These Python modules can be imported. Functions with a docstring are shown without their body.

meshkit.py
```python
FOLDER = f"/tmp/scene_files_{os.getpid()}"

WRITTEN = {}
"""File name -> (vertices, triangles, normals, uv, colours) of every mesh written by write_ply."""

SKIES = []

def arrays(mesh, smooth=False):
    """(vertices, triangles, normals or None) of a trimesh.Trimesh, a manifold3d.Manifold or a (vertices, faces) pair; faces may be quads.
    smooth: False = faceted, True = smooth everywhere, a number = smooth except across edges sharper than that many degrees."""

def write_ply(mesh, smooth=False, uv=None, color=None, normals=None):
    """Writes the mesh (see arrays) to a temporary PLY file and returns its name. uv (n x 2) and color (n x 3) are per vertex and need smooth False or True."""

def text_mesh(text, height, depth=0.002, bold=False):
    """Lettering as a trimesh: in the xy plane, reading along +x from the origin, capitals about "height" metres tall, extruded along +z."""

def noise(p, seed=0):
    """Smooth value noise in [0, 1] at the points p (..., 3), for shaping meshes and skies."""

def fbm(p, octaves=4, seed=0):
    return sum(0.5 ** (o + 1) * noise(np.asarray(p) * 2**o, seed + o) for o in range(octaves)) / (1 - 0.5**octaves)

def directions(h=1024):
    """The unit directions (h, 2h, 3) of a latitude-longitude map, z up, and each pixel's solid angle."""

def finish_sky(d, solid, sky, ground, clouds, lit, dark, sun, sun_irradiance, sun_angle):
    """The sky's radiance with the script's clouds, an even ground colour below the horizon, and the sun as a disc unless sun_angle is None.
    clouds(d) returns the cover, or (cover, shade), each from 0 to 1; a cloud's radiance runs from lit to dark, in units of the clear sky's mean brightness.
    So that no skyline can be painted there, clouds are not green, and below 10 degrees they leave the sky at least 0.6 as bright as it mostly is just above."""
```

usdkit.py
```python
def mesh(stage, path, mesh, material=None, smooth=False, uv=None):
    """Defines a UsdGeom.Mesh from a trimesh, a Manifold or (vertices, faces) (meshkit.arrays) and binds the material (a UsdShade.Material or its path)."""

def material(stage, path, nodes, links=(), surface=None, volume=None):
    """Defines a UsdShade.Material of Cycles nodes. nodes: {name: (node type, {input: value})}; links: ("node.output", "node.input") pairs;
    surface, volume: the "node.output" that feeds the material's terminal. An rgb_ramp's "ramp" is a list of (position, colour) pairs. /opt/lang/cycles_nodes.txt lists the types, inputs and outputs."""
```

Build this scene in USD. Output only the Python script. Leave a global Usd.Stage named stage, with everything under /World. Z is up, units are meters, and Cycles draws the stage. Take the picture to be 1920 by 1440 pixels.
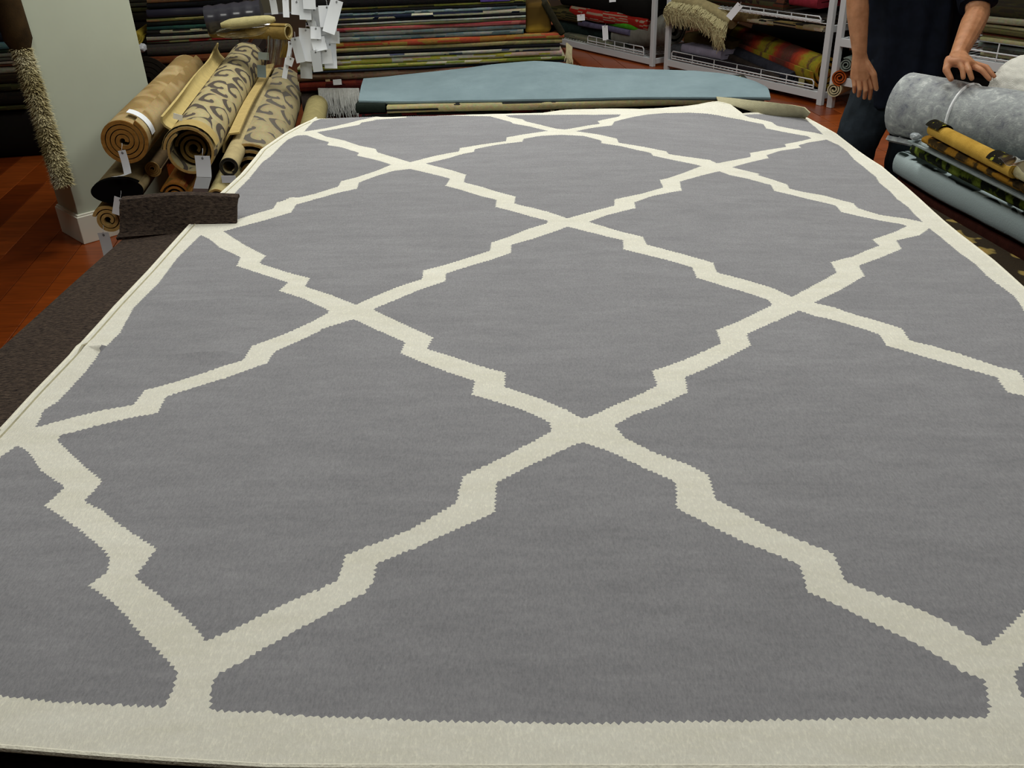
import math, random
import numpy as np, trimesh, shapely
from shapely.geometry import Polygon, box
import manifold3d as m3
from pxr import Usd, UsdGeom, UsdLux, UsdShade, Gf, Sdf
import usdkit, meshkit

stage = Usd.Stage.CreateInMemory()
UsdGeom.SetStageUpAxis(stage, UsdGeom.Tokens.z); UsdGeom.SetStageMetersPerUnit(stage, 1.0)
UsdGeom.Xform.Define(stage, '/World')
H = 0.6                                   # height of the big rug's surface above the floor
# ---------------------------------------------------------------- camera
CF = 1695.229
_p, _r, _y = 0.5221, -0.0394, 0.0569
CAM = np.array([-0.0357, -0.3196, 0.9626 + H])
_R0 = np.array([[1, 0, 0], [0, -math.sin(_p), -math.cos(_p)], [0, math.cos(_p), -math.sin(_p)]])
def _rz(a): return np.array([[math.cos(a), -math.sin(a), 0], [math.sin(a), math.cos(a), 0], [0, 0, 1]])
CR = _rz(_r) @ _R0 @ _rz(_y).T            # rows: right, down, forward
cam = UsdGeom.Camera.Define(stage, '/World/camera')
cam.CreateHorizontalApertureAttr(36.0); cam.CreateVerticalApertureAttr(27.0)
cam.CreateFocalLengthAttr(CF * 36.0 / 1920.0)
cam.CreateClippingRangeAttr(Gf.Vec2f(0.05, 60))
_m = np.eye(4); _m[0, :3], _m[1, :3], _m[2, :3], _m[3, :3] = CR[0], -CR[1], -CR[2], CAM
cam.AddTransformOp().Set(Gf.Matrix4d(_m.tolist()))
EXPOSURE = 0.25
cam.CreateExposureAttr(EXPOSURE)
# ---------------------------------------------------------------- light: fluorescent fixtures under the ceiling
CEIL = 3.1
LAMPS = [(-1.1, 1.4, 10.0), (1.2, 1.6, 10.0), (-1.0, 4.0, 17.0), (1.2, 4.2, 17.0), (-1.6, 7.2, 10.0), (1.1, 7.2, 10.0)]
LAMP_COLOR = (1.0, 1.0, 0.93)
dome = UsdLux.DomeLight.Define(stage, '/World/sky'); dome.CreateIntensityAttr(0.02)

def ray(px, py): return CR.T @ np.array([(px - 960) / CF, (py - 720) / CF, 1.0])
def at(px, py, y=None, z=None, plane=None):
    """the point of the room seen at a photograph position: at depth y, at height z, or on a vertical plane (point, normal)"""
    d = ray(px, py)
    if z is not None: t = (z - CAM[2]) / d[2]
    elif y is not None: t = (y - CAM[1]) / d[1]
    else: t = np.dot(np.asarray(plane[0], float) - CAM, plane[1]) / np.dot(d, plane[1])
    return CAM + d * t
def scale_at(p): return CF / float(CR[2] @ (np.asarray(p) - CAM))     # pixels per metre at a point
# ---------------------------------------------------------------- naming and tagging
_used = {}
def numbered(path):
    n = _used.get(path, 0); _used[path] = n + 1
    return path if n == 0 else f'{path}_{n:03d}'
_inv = {}
def tag(prim, label=None, cat=None, group=None, kind=None):
    for k, v in (('label', label), ('category', cat), ('group', group), ('kind', kind)):
        if v: prim.SetCustomDataByKey(k, v)
def thing(name, label, cat, loc=(0, 0, 0), rz=0.0, group=None, kind=None):
    path = numbered('/World/' + name)
    x = UsdGeom.Xform.Define(stage, path)
    x.AddTranslateOp().Set(Gf.Vec3d(*map(float, loc)))
    if rz: x.AddRotateZOp().Set(math.degrees(rz))
    M = np.eye(4); M[:3, :3] = _rz(rz); M[:3, 3] = loc
    _inv[path] = np.linalg.inv(M)
    tag(x.GetPrim(), label, cat, group, kind)
    return path
def tri(mesh):
    if isinstance(mesh, trimesh.Trimesh): return mesh
    if hasattr(mesh, 'to_mesh'):
        k = mesh.to_mesh(); return trimesh.Trimesh(np.array(k.vert_properties[:, :3]), np.array(k.tri_verts), process=False)
    v, f = np.asarray(mesh[0], float), np.asarray(mesh[1], int)
    if f.shape[1] == 4: f = np.vstack([f[:, [0, 1, 2]], f[:, [0, 2, 3]]])
    return trimesh.Trimesh(v, f, process=False)
def part(parent, name, mesh, mat, smooth=35, world=False, label=None, kind=None):
    mesh = tri(mesh).copy()
    if world:
        top = '/'.join(parent.split('/')[:3]); mesh.apply_transform(_inv[top])
    path = numbered(f'{parent}/{name}')
    g = usdkit.mesh(stage, path, mesh, mat, smooth=smooth)
    tag(g.GetPrim(), label, None, None, kind)
    return path
def solo(name, mesh, mat, label=None, cat=None, group=None, kind=None, smooth=35):
    mesh = tri(mesh).copy(); c = (mesh.bounds[0] + mesh.bounds[1]) / 2; c[2] = mesh.bounds[0][2]
    mesh.apply_translation(-c)
    path = numbered('/World/' + name)
    g = usdkit.mesh(stage, path, mesh, mat, smooth=smooth); g.AddTranslateOp().Set(Gf.Vec3d(*map(float, c)))
    tag(g.GetPrim(), label, cat, group, kind)
    return path
# ---------------------------------------------------------------- materials
def lin(c):
    if isinstance(c, str): c = [int(c[i:i + 2], 16) for i in (0, 2, 4)]
    return tuple((x / 255 / 12.92 if x / 255 <= .04045 else ((x / 255 + .055) / 1.055) ** 2.4) for x in c)
def mul(c, k): return tuple(min(1.0, x * k) for x in c)
def mat(name, nodes, links, surface='p.BSDF'):
    return usdkit.material(stage, numbered('/World/Looks/' + name), nodes, links, surface=surface)
def plain(name, color, rough=0.5, metal=0.0, spec=0.5, **kw):
    return mat(name, {'p': ('principled_bsdf', {'base_color': lin(color), 'roughness': rough, 'metallic': metal, 'specular_ior_level': spec, **kw})}, [])
def fabric(name, color, var=0.18, scale=30, weave=260, bump=0.35, color2=None, rough=0.95, stretch=(1, 1, 1), spec=0.12):
    c = lin(color); c2 = lin(color2) if color2 else mul(c, 1 + var)
    n = {'t': ('texture_coordinate', {}), 'm': ('mapping', {'scale': stretch}),
         'n1': ('noise_texture', {'scale': scale, 'detail': 4.0, 'roughness': 0.65}),
         'r': ('rgb_ramp', {'ramp': [(0.3, mul(c, 1 - var)), (0.7, c2)]}),
         'n2': ('noise_texture', {'scale': weave, 'detail': 2.0}),
         'b': ('bump', {'strength': bump, 'distance': 0.004}),
         'p': ('principled_bsdf', {'roughness': rough, 'specular_ior_level': spec})}
    l = [('t.object', 'm.vector'), ('m.vector', 'n1.vector'), ('t.object', 'n2.vector'), ('n1.fac', 'r.fac'), ('r.color', 'p.base_color'),
         ('n2.fac', 'b.height'), ('b.normal', 'p.normal')]
    return mat(name, n, l)
def banded(name, colors, freq=9.0, seed=0.0, axis='x', rough=0.95, plies=2.0):
    """a folded rug's edge: blocks of its pattern's colours along the fold, different in each ply"""
    k = len(colors)
    n = {'t': ('texture_coordinate', {}), 's': ('separate_xyz', {}),
         'nz': ('noise_texture', {'scale': 5.0, 'detail': 3.0}),
         'ma': ('math', {'math_type': 'multiply_add', 'value2': freq, 'value3': seed * 7.31}),
         'mb': ('math', {'math_type': 'multiply_add', 'value2': 5.0}),
         'fl': ('math', {'math_type': 'floor'}),
         'zz': ('math', {'math_type': 'multiply', 'value2': plies * 50.0}), 'zf': ('math', {'math_type': 'floor'}),
         'zm': ('math', {'math_type': 'multiply_add', 'value2': 17.0}),
         'w': ('white_noise_texture', {'dimensions': '1D'}),
         'r': ('rgb_ramp', {'ramp': [(i / k, lin(c)) for i, c in enumerate(colors)], 'interpolate': False}),
         'n1': ('noise_texture', {'scale': 60.0, 'detail': 4.0}),
         'v': ('mix', {'mix_type': 'multiply', 'fac': 0.55}),
         'n2': ('noise_texture', {'scale': 240.0}), 'b': ('bump', {'strength': 0.4, 'distance': 0.004}),
         'p': ('principled_bsdf', {'roughness': rough, 'specular_ior_level': 0.12})}
    l = [('t.object', 's.vector'), ('t.object', 'nz.vector'), (f's.{axis}', 'ma.value1'), ('nz.fac', 'mb.value1'), ('ma.value', 'mb.value3'), ('mb.value', 'fl.value1'),
         ('s.z', 'zz.value1'), ('zz.value', 'zf.value1'), ('zf.value', 'zm.value1'), ('fl.value', 'zm.value3'), ('zm.value', 'w.w'), ('w.value', 'r.fac'),
         ('r.color', 'v.color1'), ('n1.color', 'v.color2'), ('v.color', 'p.base_color'), ('t.object', 'n1.vector'), ('t.object', 'n2.vector'), ('n2.fac', 'b.height'), ('b.normal', 'p.normal')]
    return mat(name, n, l)
def contour(name, base, line, scale=7.0, count=3.0, width=0.16, base2=None, distort=0.6, along='x', R=0.1, soft=0.05):
    """curling damask scrolls on a rolled rug: contour bands of a smooth field laid round the roll"""
    b1, b2, ln = lin(base), lin(base2 or base), lin(line)
    n = {'t': ('texture_coordinate', {}), 's': ('separate_xyz', {}), 'an': ('math', {'math_type': 'arctan2'}), 'ar': ('math', {'math_type': 'multiply', 'value2': R}),
         'c': ('combine_xyz', {'z': 0.0}), 'n': ('noise_texture', {'scale': scale, 'detail': 0.4, 'distortion': distort}),
         'k': ('math', {'math_type': 'multiply', 'value2': count}), 'f': ('math', {'math_type': 'pingpong', 'value2': 0.5}),
         'r': ('rgb_ramp', {'ramp': [(0.0, ln), (width, ln), (width + soft, b1), (0.5, b2), (1.0, b2)]}),
         'n1': ('noise_texture', {'scale': 90.0, 'detail': 3.0}), 'v': ('mix', {'mix_type': 'multiply', 'fac': 0.4}),
         'n2': ('noise_texture', {'scale': 240.0}), 'b': ('bump', {'strength': 0.3, 'distance': 0.004}),
         'p': ('principled_bsdf', {'roughness': 0.95, 'specular_ior_level': 0.1})}
    l = [('t.object', 's.vector'), ('s.x', 'an.value1'), ('s.z', 'an.value2'), ('an.value', 'ar.value1'), ('ar.value', 'c.x'), ('s.y', 'c.y'), ('c.vector', 'n.vector'),
         ('n.fac', 'k.value1'), ('k.value', 'f.value1'), ('f.value', 'r.fac'), ('r.color', 'v.color1'), ('n1.color', 'v.color2'), ('v.color', 'p.base_color'),
         ('t.object', 'n1.vector'), ('t.object', 'n2.vector'), ('n2.fac', 'b.height'), ('b.normal', 'p.normal')]
    return mat(name, n, l)
def scrolls(name, base, line, scale=9.0, twist=1.6, width=0.17, base2=None, R=0.1, stretch=.62, soft=.03, wob=.35):
    """damask of curling scrolls laid round a roll: a spiral in every cell of an uneven net"""
    b1, b2, ln = lin(base), lin(base2 or base), lin(line)
    n = {'t': ('texture_coordinate', {}), 's': ('separate_xyz', {}), 'an': ('math', {'math_type': 'arctan2'}), 'ar': ('math', {'math_type': 'multiply', 'value2': R * scale}), 'ys': ('math', {'math_type': 'multiply', 'value2': scale * stretch}),
         'c': ('combine_xyz', {'z': 0.0}), 'nz': ('noise_texture', {'scale': 1.1, 'detail': 1.0}), 'nv': ('vector_math', {'math_type': 'scale', 'scale': wob}), 'cv': ('vector_math', {'math_type': 'add'}),
         'v': ('voronoi_texture', {'dimensions': '2D', 'scale': 1.0, 'randomness': .75}), 'o': ('vector_math', {'math_type': 'subtract'}), 'os': ('separate_xyz', {}), 'oa': ('math', {'math_type': 'arctan2'}),
         'k1': ('math', {'math_type': 'multiply', 'value2': 1 / (2 * math.pi)}), 'k2': ('math', {'math_type': 'multiply_add', 'value2': twist}), 'f': ('math', {'math_type': 'fraction'}), 'pp': ('math', {'math_type': 'pingpong', 'value2': 0.5}),
         'r': ('rgb_ramp', {'ramp': [(0.0, ln), (width, ln), (width + soft, b1), (0.5, b2), (1.0, b2)]}),
         'n1': ('noise_texture', {'scale': 90.0, 'detail': 3.0}), 'vv': ('mix', {'mix_type': 'multiply', 'fac': 0.4}), 'n2': ('noise_texture', {'scale': 240.0}), 'b': ('bump', {'strength': 0.3, 'distance': 0.004}),
         'p': ('principled_bsdf', {'roughness': 0.95, 'specular_ior_level': 0.1})}
    l = [('t.object', 's.vector'), ('s.x', 'an.value1'), ('s.z', 'an.value2'), ('an.value', 'ar.value1'), ('s.y', 'ys.value1'), ('ar.value', 'c.x'), ('ys.value', 'c.y'), ('c.vector', 'nz.vector'), ('nz.color', 'nv.vector1'), ('c.vector', 'cv.vector1'), ('nv.vector', 'cv.vector2'),
         ('cv.vector', 'v.vector'), ('cv.vector', 'o.vector1'), ('v.position', 'o.vector2'), ('o.vector', 'os.vector'), ('os.y', 'oa.value1'), ('os.x', 'oa.value2'), ('oa.value', 'k1.value1'), ('v.distance', 'k2.value1'), ('k1.value', 'k2.value3'),
         ('k2.value', 'f.value1'), ('f.value', 'pp.value1'), ('pp.value', 'r.fac'), ('r.color', 'vv.color1'), ('n1.color', 'vv.color2'), ('vv.color', 'p.base_color'), ('t.object', 'n1.vector'), ('t.object', 'n2.vector'), ('n2.fac', 'b.height'), ('b.normal', 'p.normal')]
    return mat(name, n, l)
# ---------------------------------------------------------------- shapes
def cat(*ms): return trimesh.util.concatenate([tri(m) for m in ms])
def bx(c, s, rz=0, rx=0):
    b = trimesh.creation.box(s)
    if rx: b.apply_transform(trimesh.transformations.rotation_matrix(rx, [1, 0, 0]))
    if rz: b.apply_transform(trimesh.transformations.rotation_matrix(rz, [0, 0, 1]))
    b.apply_translation(c); return b
def rbox(c, s, r=0.004, rz=0):
    h = np.maximum(np.asarray(s, float) / 2 - r, 1e-4); sp = m3.Manifold.sphere(r, 12)
    m = tri(m3.Manifold.batch_hull([sp.translate((h * np.array(k)).tolist()) for k in np.ndindex(2, 2, 2) for k in [tuple(2 * np.array(k) - 1)]]))
    if rz: m.apply_transform(trimesh.transformations.rotation_matrix(rz, [0, 0, 1]))
    m.apply_translation(c); return m
def loft(rings, cap=True, closed=True):
    """rings: list of (n,3) arrays"""
    k, n = len(rings), len(rings[0]); v = np.vstack(rings); f = []
    for i in range(k - 1):
        for j in range(n if closed else n - 1):
            a, b = i * n + j, i * n + (j + 1) % n; f += [[a, b, b + n], [a, b + n, a + n]]
    return v, f
def tube(pts, r, n=8, caps=True):
    pts = np.asarray(pts, float); rr = np.broadcast_to(np.asarray(r, float), (len(pts),))
    T = np.gradient(pts, axis=0); T /= np.linalg.norm(T, axis=1, keepdims=True) + 1e-12
    up = np.array([0, 0, 1.0]) if abs(T[0][2]) < .9 else np.array([1.0, 0, 0]); rings = []
    for p, t, q in zip(pts, T, rr):
        a = np.cross(t, up); a /= np.linalg.norm(a); b = np.cross(t, a); up = np.cross(a, t) if False else up
        an = np.linspace(0, 2 * math.pi, n, endpoint=False)
        rings.append(p + q * (np.cos(an)[:, None] * a + np.sin(an)[:, None] * b))
    v, f = loft(rings)
    if caps:
        m = len(v); v = np.vstack([v, pts[:1], pts[-1:]]); e = (len(pts) - 1) * n
        for j in range(n): f += [[m, (j + 1) % n, j], [m + 1, e + j, e + (j + 1) % n]]
    t = trimesh.Trimesh(v, f, process=False)
    return t
def profile_extrude(prof, xs, fn=None):
    """closed 2-D profile (y,z) swept along x; fn moves the points"""
    prof = np.asarray(prof, float); P = Polygon(prof)
    if not P.exterior.is_ccw: prof = prof[::-1]
    n = len(prof); rings = [np.c_[np.full(n, x), prof] for x in xs]; v, f = loft(rings)
    vv, tt = trimesh.creation.triangulate_polygon(Polygon(prof), engine='earcut')
    idx = np.array([int(np.argmin(((prof - q) ** 2).sum(1))) for q in vv])
    tt = idx[tt]; e = (len(xs) - 1) * n
    ar = prof[tt]; s = (ar[:, 1, 0] - ar[:, 0, 0]) * (ar[:, 2, 1] - ar[:, 0, 1]) - (ar[:, 2, 0] - ar[:, 0, 0]) * (ar[:, 1, 1] - ar[:, 0, 1])
    tt = np.where(s[:, None] > 0, tt, tt[:, ::-1])
    f = np.vstack([np.array(f)[:, ::-1] if False else np.array(f), tt[:, ::-1], tt + e])
    v = np.array(v)
    if fn is not None: v = fn(v)
    m = trimesh.Trimesh(v, f, process=False); trimesh.repair.fix_normals(m); return m
def folded(w, d, t, seed=0, wob=0.006, nx=28, zseed=None, x0=0.0):
    """a folded rug lying flat: x across (0..w), folded edge at y=0, depth d, thickness t"""
    r = t / 2; arc = [((r - r * math.cos(a)) * .55, r - r * math.sin(a)) for a in np.linspace(-math.pi / 2, math.pi / 2, 9)]
    g = t * 0.06
    prof = [(d, t)] + [(y, z) for y, z in arc] + [(d, 0), (d, r - g), (d * .5, r - g), (r * 1.1, r - g * .5), (r * 1.1, r + g * .5), (d * .5, r + g), (d, r + g)]
    off = seed * 13.7; zo = off if zseed is None else zseed * 13.7
    def fn(v):
        x = v[:, 0]
        z = (meshkit.fbm(np.c_[(x + x0) * 2.2 + zo, v[:, 1] * 1.5, np.full(len(v), zo)], 3, 1) - .5) * 2 * wob
        y = (meshkit.fbm(np.c_[x * 3.0 + off, np.zeros(len(v)), np.full(len(v), off + 5)], 3, 2) - .5) * 2 * wob * 2.2
        o = v.copy(); o[:, 2] += z; o[:, 1] += y; return o
    return profile_extrude(prof, np.linspace(0, w, nx), fn)
def spiral_roll(r, L, turns=3.5, t=0.012, flat=1.0, seed=0, ny=10, core=0.25, sag=0.0):
    """rolled rug along +y from y=0, axis at origin; the end shows the turns"""
    nn = int(30 * turns); th = np.linspace(0, 2 * math.pi * turns, nn); ro = r * core + (r - r * core) * th / th[-1]
    gap = (r - r * core) / turns; t = min(t, gap * 0.82)
    o = np.c_[ro * np.cos(th), ro * np.sin(th)]; i = np.c_[(ro - t) * np.cos(th), (ro - t) * np.sin(th)]
    prof = np.vstack([o, i[::-1]])
    rng = np.random.default_rng(seed + 3)
    a0 = rng.uniform(0, 6.28); c, s = math.cos(a0), math.sin(a0); prof = prof @ np.array([[c, s], [-s, c]])
    ys = np.linspace(0, L, ny)
    k = len(prof); rings = []
    for y in ys:
        q = prof * (1 + 0.02 * math.sin(3 * y + seed))
        dz = -sag * math.sin(math.pi * y / L)
        rings.append(np.c_[q[:, 0], np.full(k, y), q[:, 1] * flat + dz])
    v, f = loft(rings); f = np.array(f)
    caps = []
    for j in range(nn - 1):
        a, b, c2, d = j, j + 1, k - 2 - j, k - 1 - j
        caps += [[a, b, c2], [a, c2, d]]
    caps = np.array(caps); e = (ny - 1) * k
    m = trimesh.Trimesh(v, np.vstack([f, caps[:, ::-1], caps + e]), process=False)
    trimesh.repair.fix_normals(m); return m
def sheet(grid, t=0.004):
    """grid (a,b,3) of points -> thin solid sheet"""
    a, b, _ = grid.shape; P = grid.reshape(-1, 3)
    gu = np.gradient(grid, axis=0); gv = np.gradient(grid, axis=1); n = np.cross(gu, gv); n /= np.linalg.norm(n, axis=2, keepdims=True) + 1e-12
    Q = (grid - n * t).reshape(-1, 3); N = len(P); f = []
    for i in range(a - 1):
        for j in range(b - 1):
            p, q, r, s = i * b + j, (i + 1) * b + j, (i + 1) * b + j + 1, i * b + j + 1
            f += [[p, q, r], [p, r, s], [N + p, N + r, N + q], [N + p, N + s, N + r]]
    edge = [i * b for i in range(a)] + [(a - 1) * b + j for j in range(1, b)] + [i * b + b - 1 for i in range(a - 2, -1, -1)] + [j for j in range(b - 2, 0, -1)]
    for e0, e1 in zip(edge, edge[1:] + edge[:1]): f += [[e0, N + e0, N + e1], [e0, N + e1, e1]]
    m = trimesh.Trimesh(np.vstack([P, Q]), f, process=False); trimesh.repair.fix_normals(m); return m
def place(mesh, loc, rz=0.0, rx=0.0, ry=0.0):
    m = tri(mesh).copy()
    for a, ax in ((ry, [0, 1, 0]), (rx, [1, 0, 0]), (rz, [0, 0, 1])):
        if a: m.apply_transform(trimesh.transformations.rotation_matrix(a, ax))
    m.apply_translation(loc); return m
ss = lambda a, b, x: (lambda t: t * t * (3 - 2 * t))(np.clip((np.asarray(x, float) - a) / (b - a), 0, 1))
# ================================================================ the room
TH = math.radians(10.0)                                   # the room stands 10 degrees off the big rug
EX, EY = np.array([math.cos(TH), math.sin(TH), 0]), np.array([-math.sin(TH), math.cos(TH), 0])
UP = np.array([0, 0, 1.0])
def room(u, v, z=0.0): return EX * u + EY * v + UP * z
def structure(name, mesh, m, parent=None, smooth=False):
    if parent: return part(parent, name, mesh, m, smooth=smooth, world=True)
    p = numbered('/World/' + name); g = usdkit.mesh(stage, p, tri(mesh), m, smooth=smooth)
    tag(g.GetPrim(), None, None, None, 'structure'); return p
wall_paint = fabric('wall_paint', 'a9a58f', var=0.03, scale=3, weave=90, bump=0.05, rough=0.7, spec=0.3)
ceiling_paint = plain('ceiling_paint', 'd8d6cc', 0.9)
trim_white = plain('trim_white', 'e2e0d2', 0.45)
def wood(name, c, rough=0.28):
    k = lin(c)
    return mat(name, {'t': ('texture_coordinate', {}), 'o': ('object_info', {}), 'm': ('mapping', {'scale': (1.5, 14, 6)}),
        'n': ('noise_texture', {'scale': 2.5, 'detail': 6.0, 'distortion': 1.2}), 'r': ('rgb_ramp', {'ramp': [(0.25, mul(k, .62)), (0.55, k), (0.8, mul(k, 1.3))]}),
        'p': ('principled_bsdf', {'roughness': rough, 'specular_ior_level': 0.45})},
        [('t.object', 'm.vector'), ('m.vector', 'n.vector'), ('n.fac', 'r.fac'), ('r.color', 'p.base_color')])
planks_m = [wood('plank_wood', c) for c in ('8a3f12', '7c370f', '96481a', '70300d')]
def oriented(mesh): return place(mesh, (0, 0, 0), TH)
floor = thing('floor', None, None, kind='structure')
part(floor, 'subfloor', oriented(bx((0, 4.5, -0.055), (13, 16, 0.07))), wood('subfloor_wood', '6c2f0e'), smooth=False, world=True)
rng = np.random.default_rng(5); nplank = 0
for (u0, u1, v0, v1) in ((-4.4, -1.0, 2.0, 7.6), (1.6, 3.6, 2.8, 8.4)):
    for i, u in enumerate(np.arange(u0, u1, 0.17)):
        v = v0 - rng.uniform(0, 1.2)
        while v < v1:
            L = rng.uniform(1.1, 1.9)
            b = rbox((0, 0, 0), (L - .003, 0.167, 0.02), 0.0025); b = place(b, (u + .085, v + L / 2, -0.010 + rng.uniform(-.0006, .0006)), math.pi / 2)
            part(floor, 'plank', oriented(b), planks_m[rng.integers(4)], smooth=30, world=True); nplank += 1; v += L
structure('ceiling', oriented(bx((0, 4.5, CEIL + .05), (13, 16, 0.1))), ceiling_paint)
structure('wall_back', oriented(bx((0, 12.55, CEIL / 2), (13, 0.1, CEIL))), wall_paint)
structure('wall_front', oriented(bx((0, -3.55, CEIL / 2), (13, 0.1, CEIL))), wall_paint)
structure('wall_left', oriented(bx((-6.55, 4.5, CEIL / 2), (0.1, 16, CEIL))), wall_paint)
structure('wall_right', oriented(bx((6.55, 4.5, CEIL / 2), (0.1, 16, CEIL))), wall_paint)
lamp_white = plain('lamp_white', 'ecebe6', 0.5)
for (lx, ly, li), where in zip(LAMPS, ('over the near left of the trellis rug', 'over the near right of the trellis rug', 'over the far left end of the trellis rug', 'over the far right end of the trellis rug', 'above the back stacks at the left', 'above the white racks at the back')):
    f = thing('ceiling_light', 'white fluorescent trough light ' + where, 'ceiling light', (lx, ly, CEIL - .09), TH, 'ceiling lights')
    part(f, 'housing', cat(rbox((0, 0, .055), (.62, 1.24, .07), .006), rbox((.305, 0, 0), (.02, 1.24, .06), .004), rbox((-.305, 0, 0), (.02, 1.24, .06), .004)), lamp_white)
    L = UsdLux.RectLight.Define(stage, f + '/tube_panel'); L.CreateWidthAttr(.56); L.CreateHeightAttr(1.18); L.CreateIntensityAttr(li); L.CreateColorAttr(Gf.Vec3f(*LAMP_COLOR))
    L.AddTranslateOp().Set(Gf.Vec3d(0, 0, -.0))
# ---------------------------------------------------------------- pillar at the left
PC = at(158, 459, z=0.0)                                    # the baseboard corner nearest the camera
PYAW = math.radians(47); PW, PD = 0.525, 0.28
pillar = thing('pillar', None, None, PC, PYAW, kind='structure')
pillar_paint = fabric('pillar_paint', 'bcc2b0', var=0.025, scale=4, weave=70, bump=0.05, rough=0.6, spec=0.3)
part(pillar, 'shaft', rbox((PW / 2, PD / 2, CEIL / 2), (PW - .03, PD - .03, CEIL), 0.004), pillar_paint)
bb = rbox((PW / 2, PD / 2, .069), (PW, PD, .138), .004)
part(pillar, 'baseboard', cat(bb, rbox((PW / 2, PD / 2, .142), (PW - .012, PD - .012, .012), .004)), trim_white)
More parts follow.
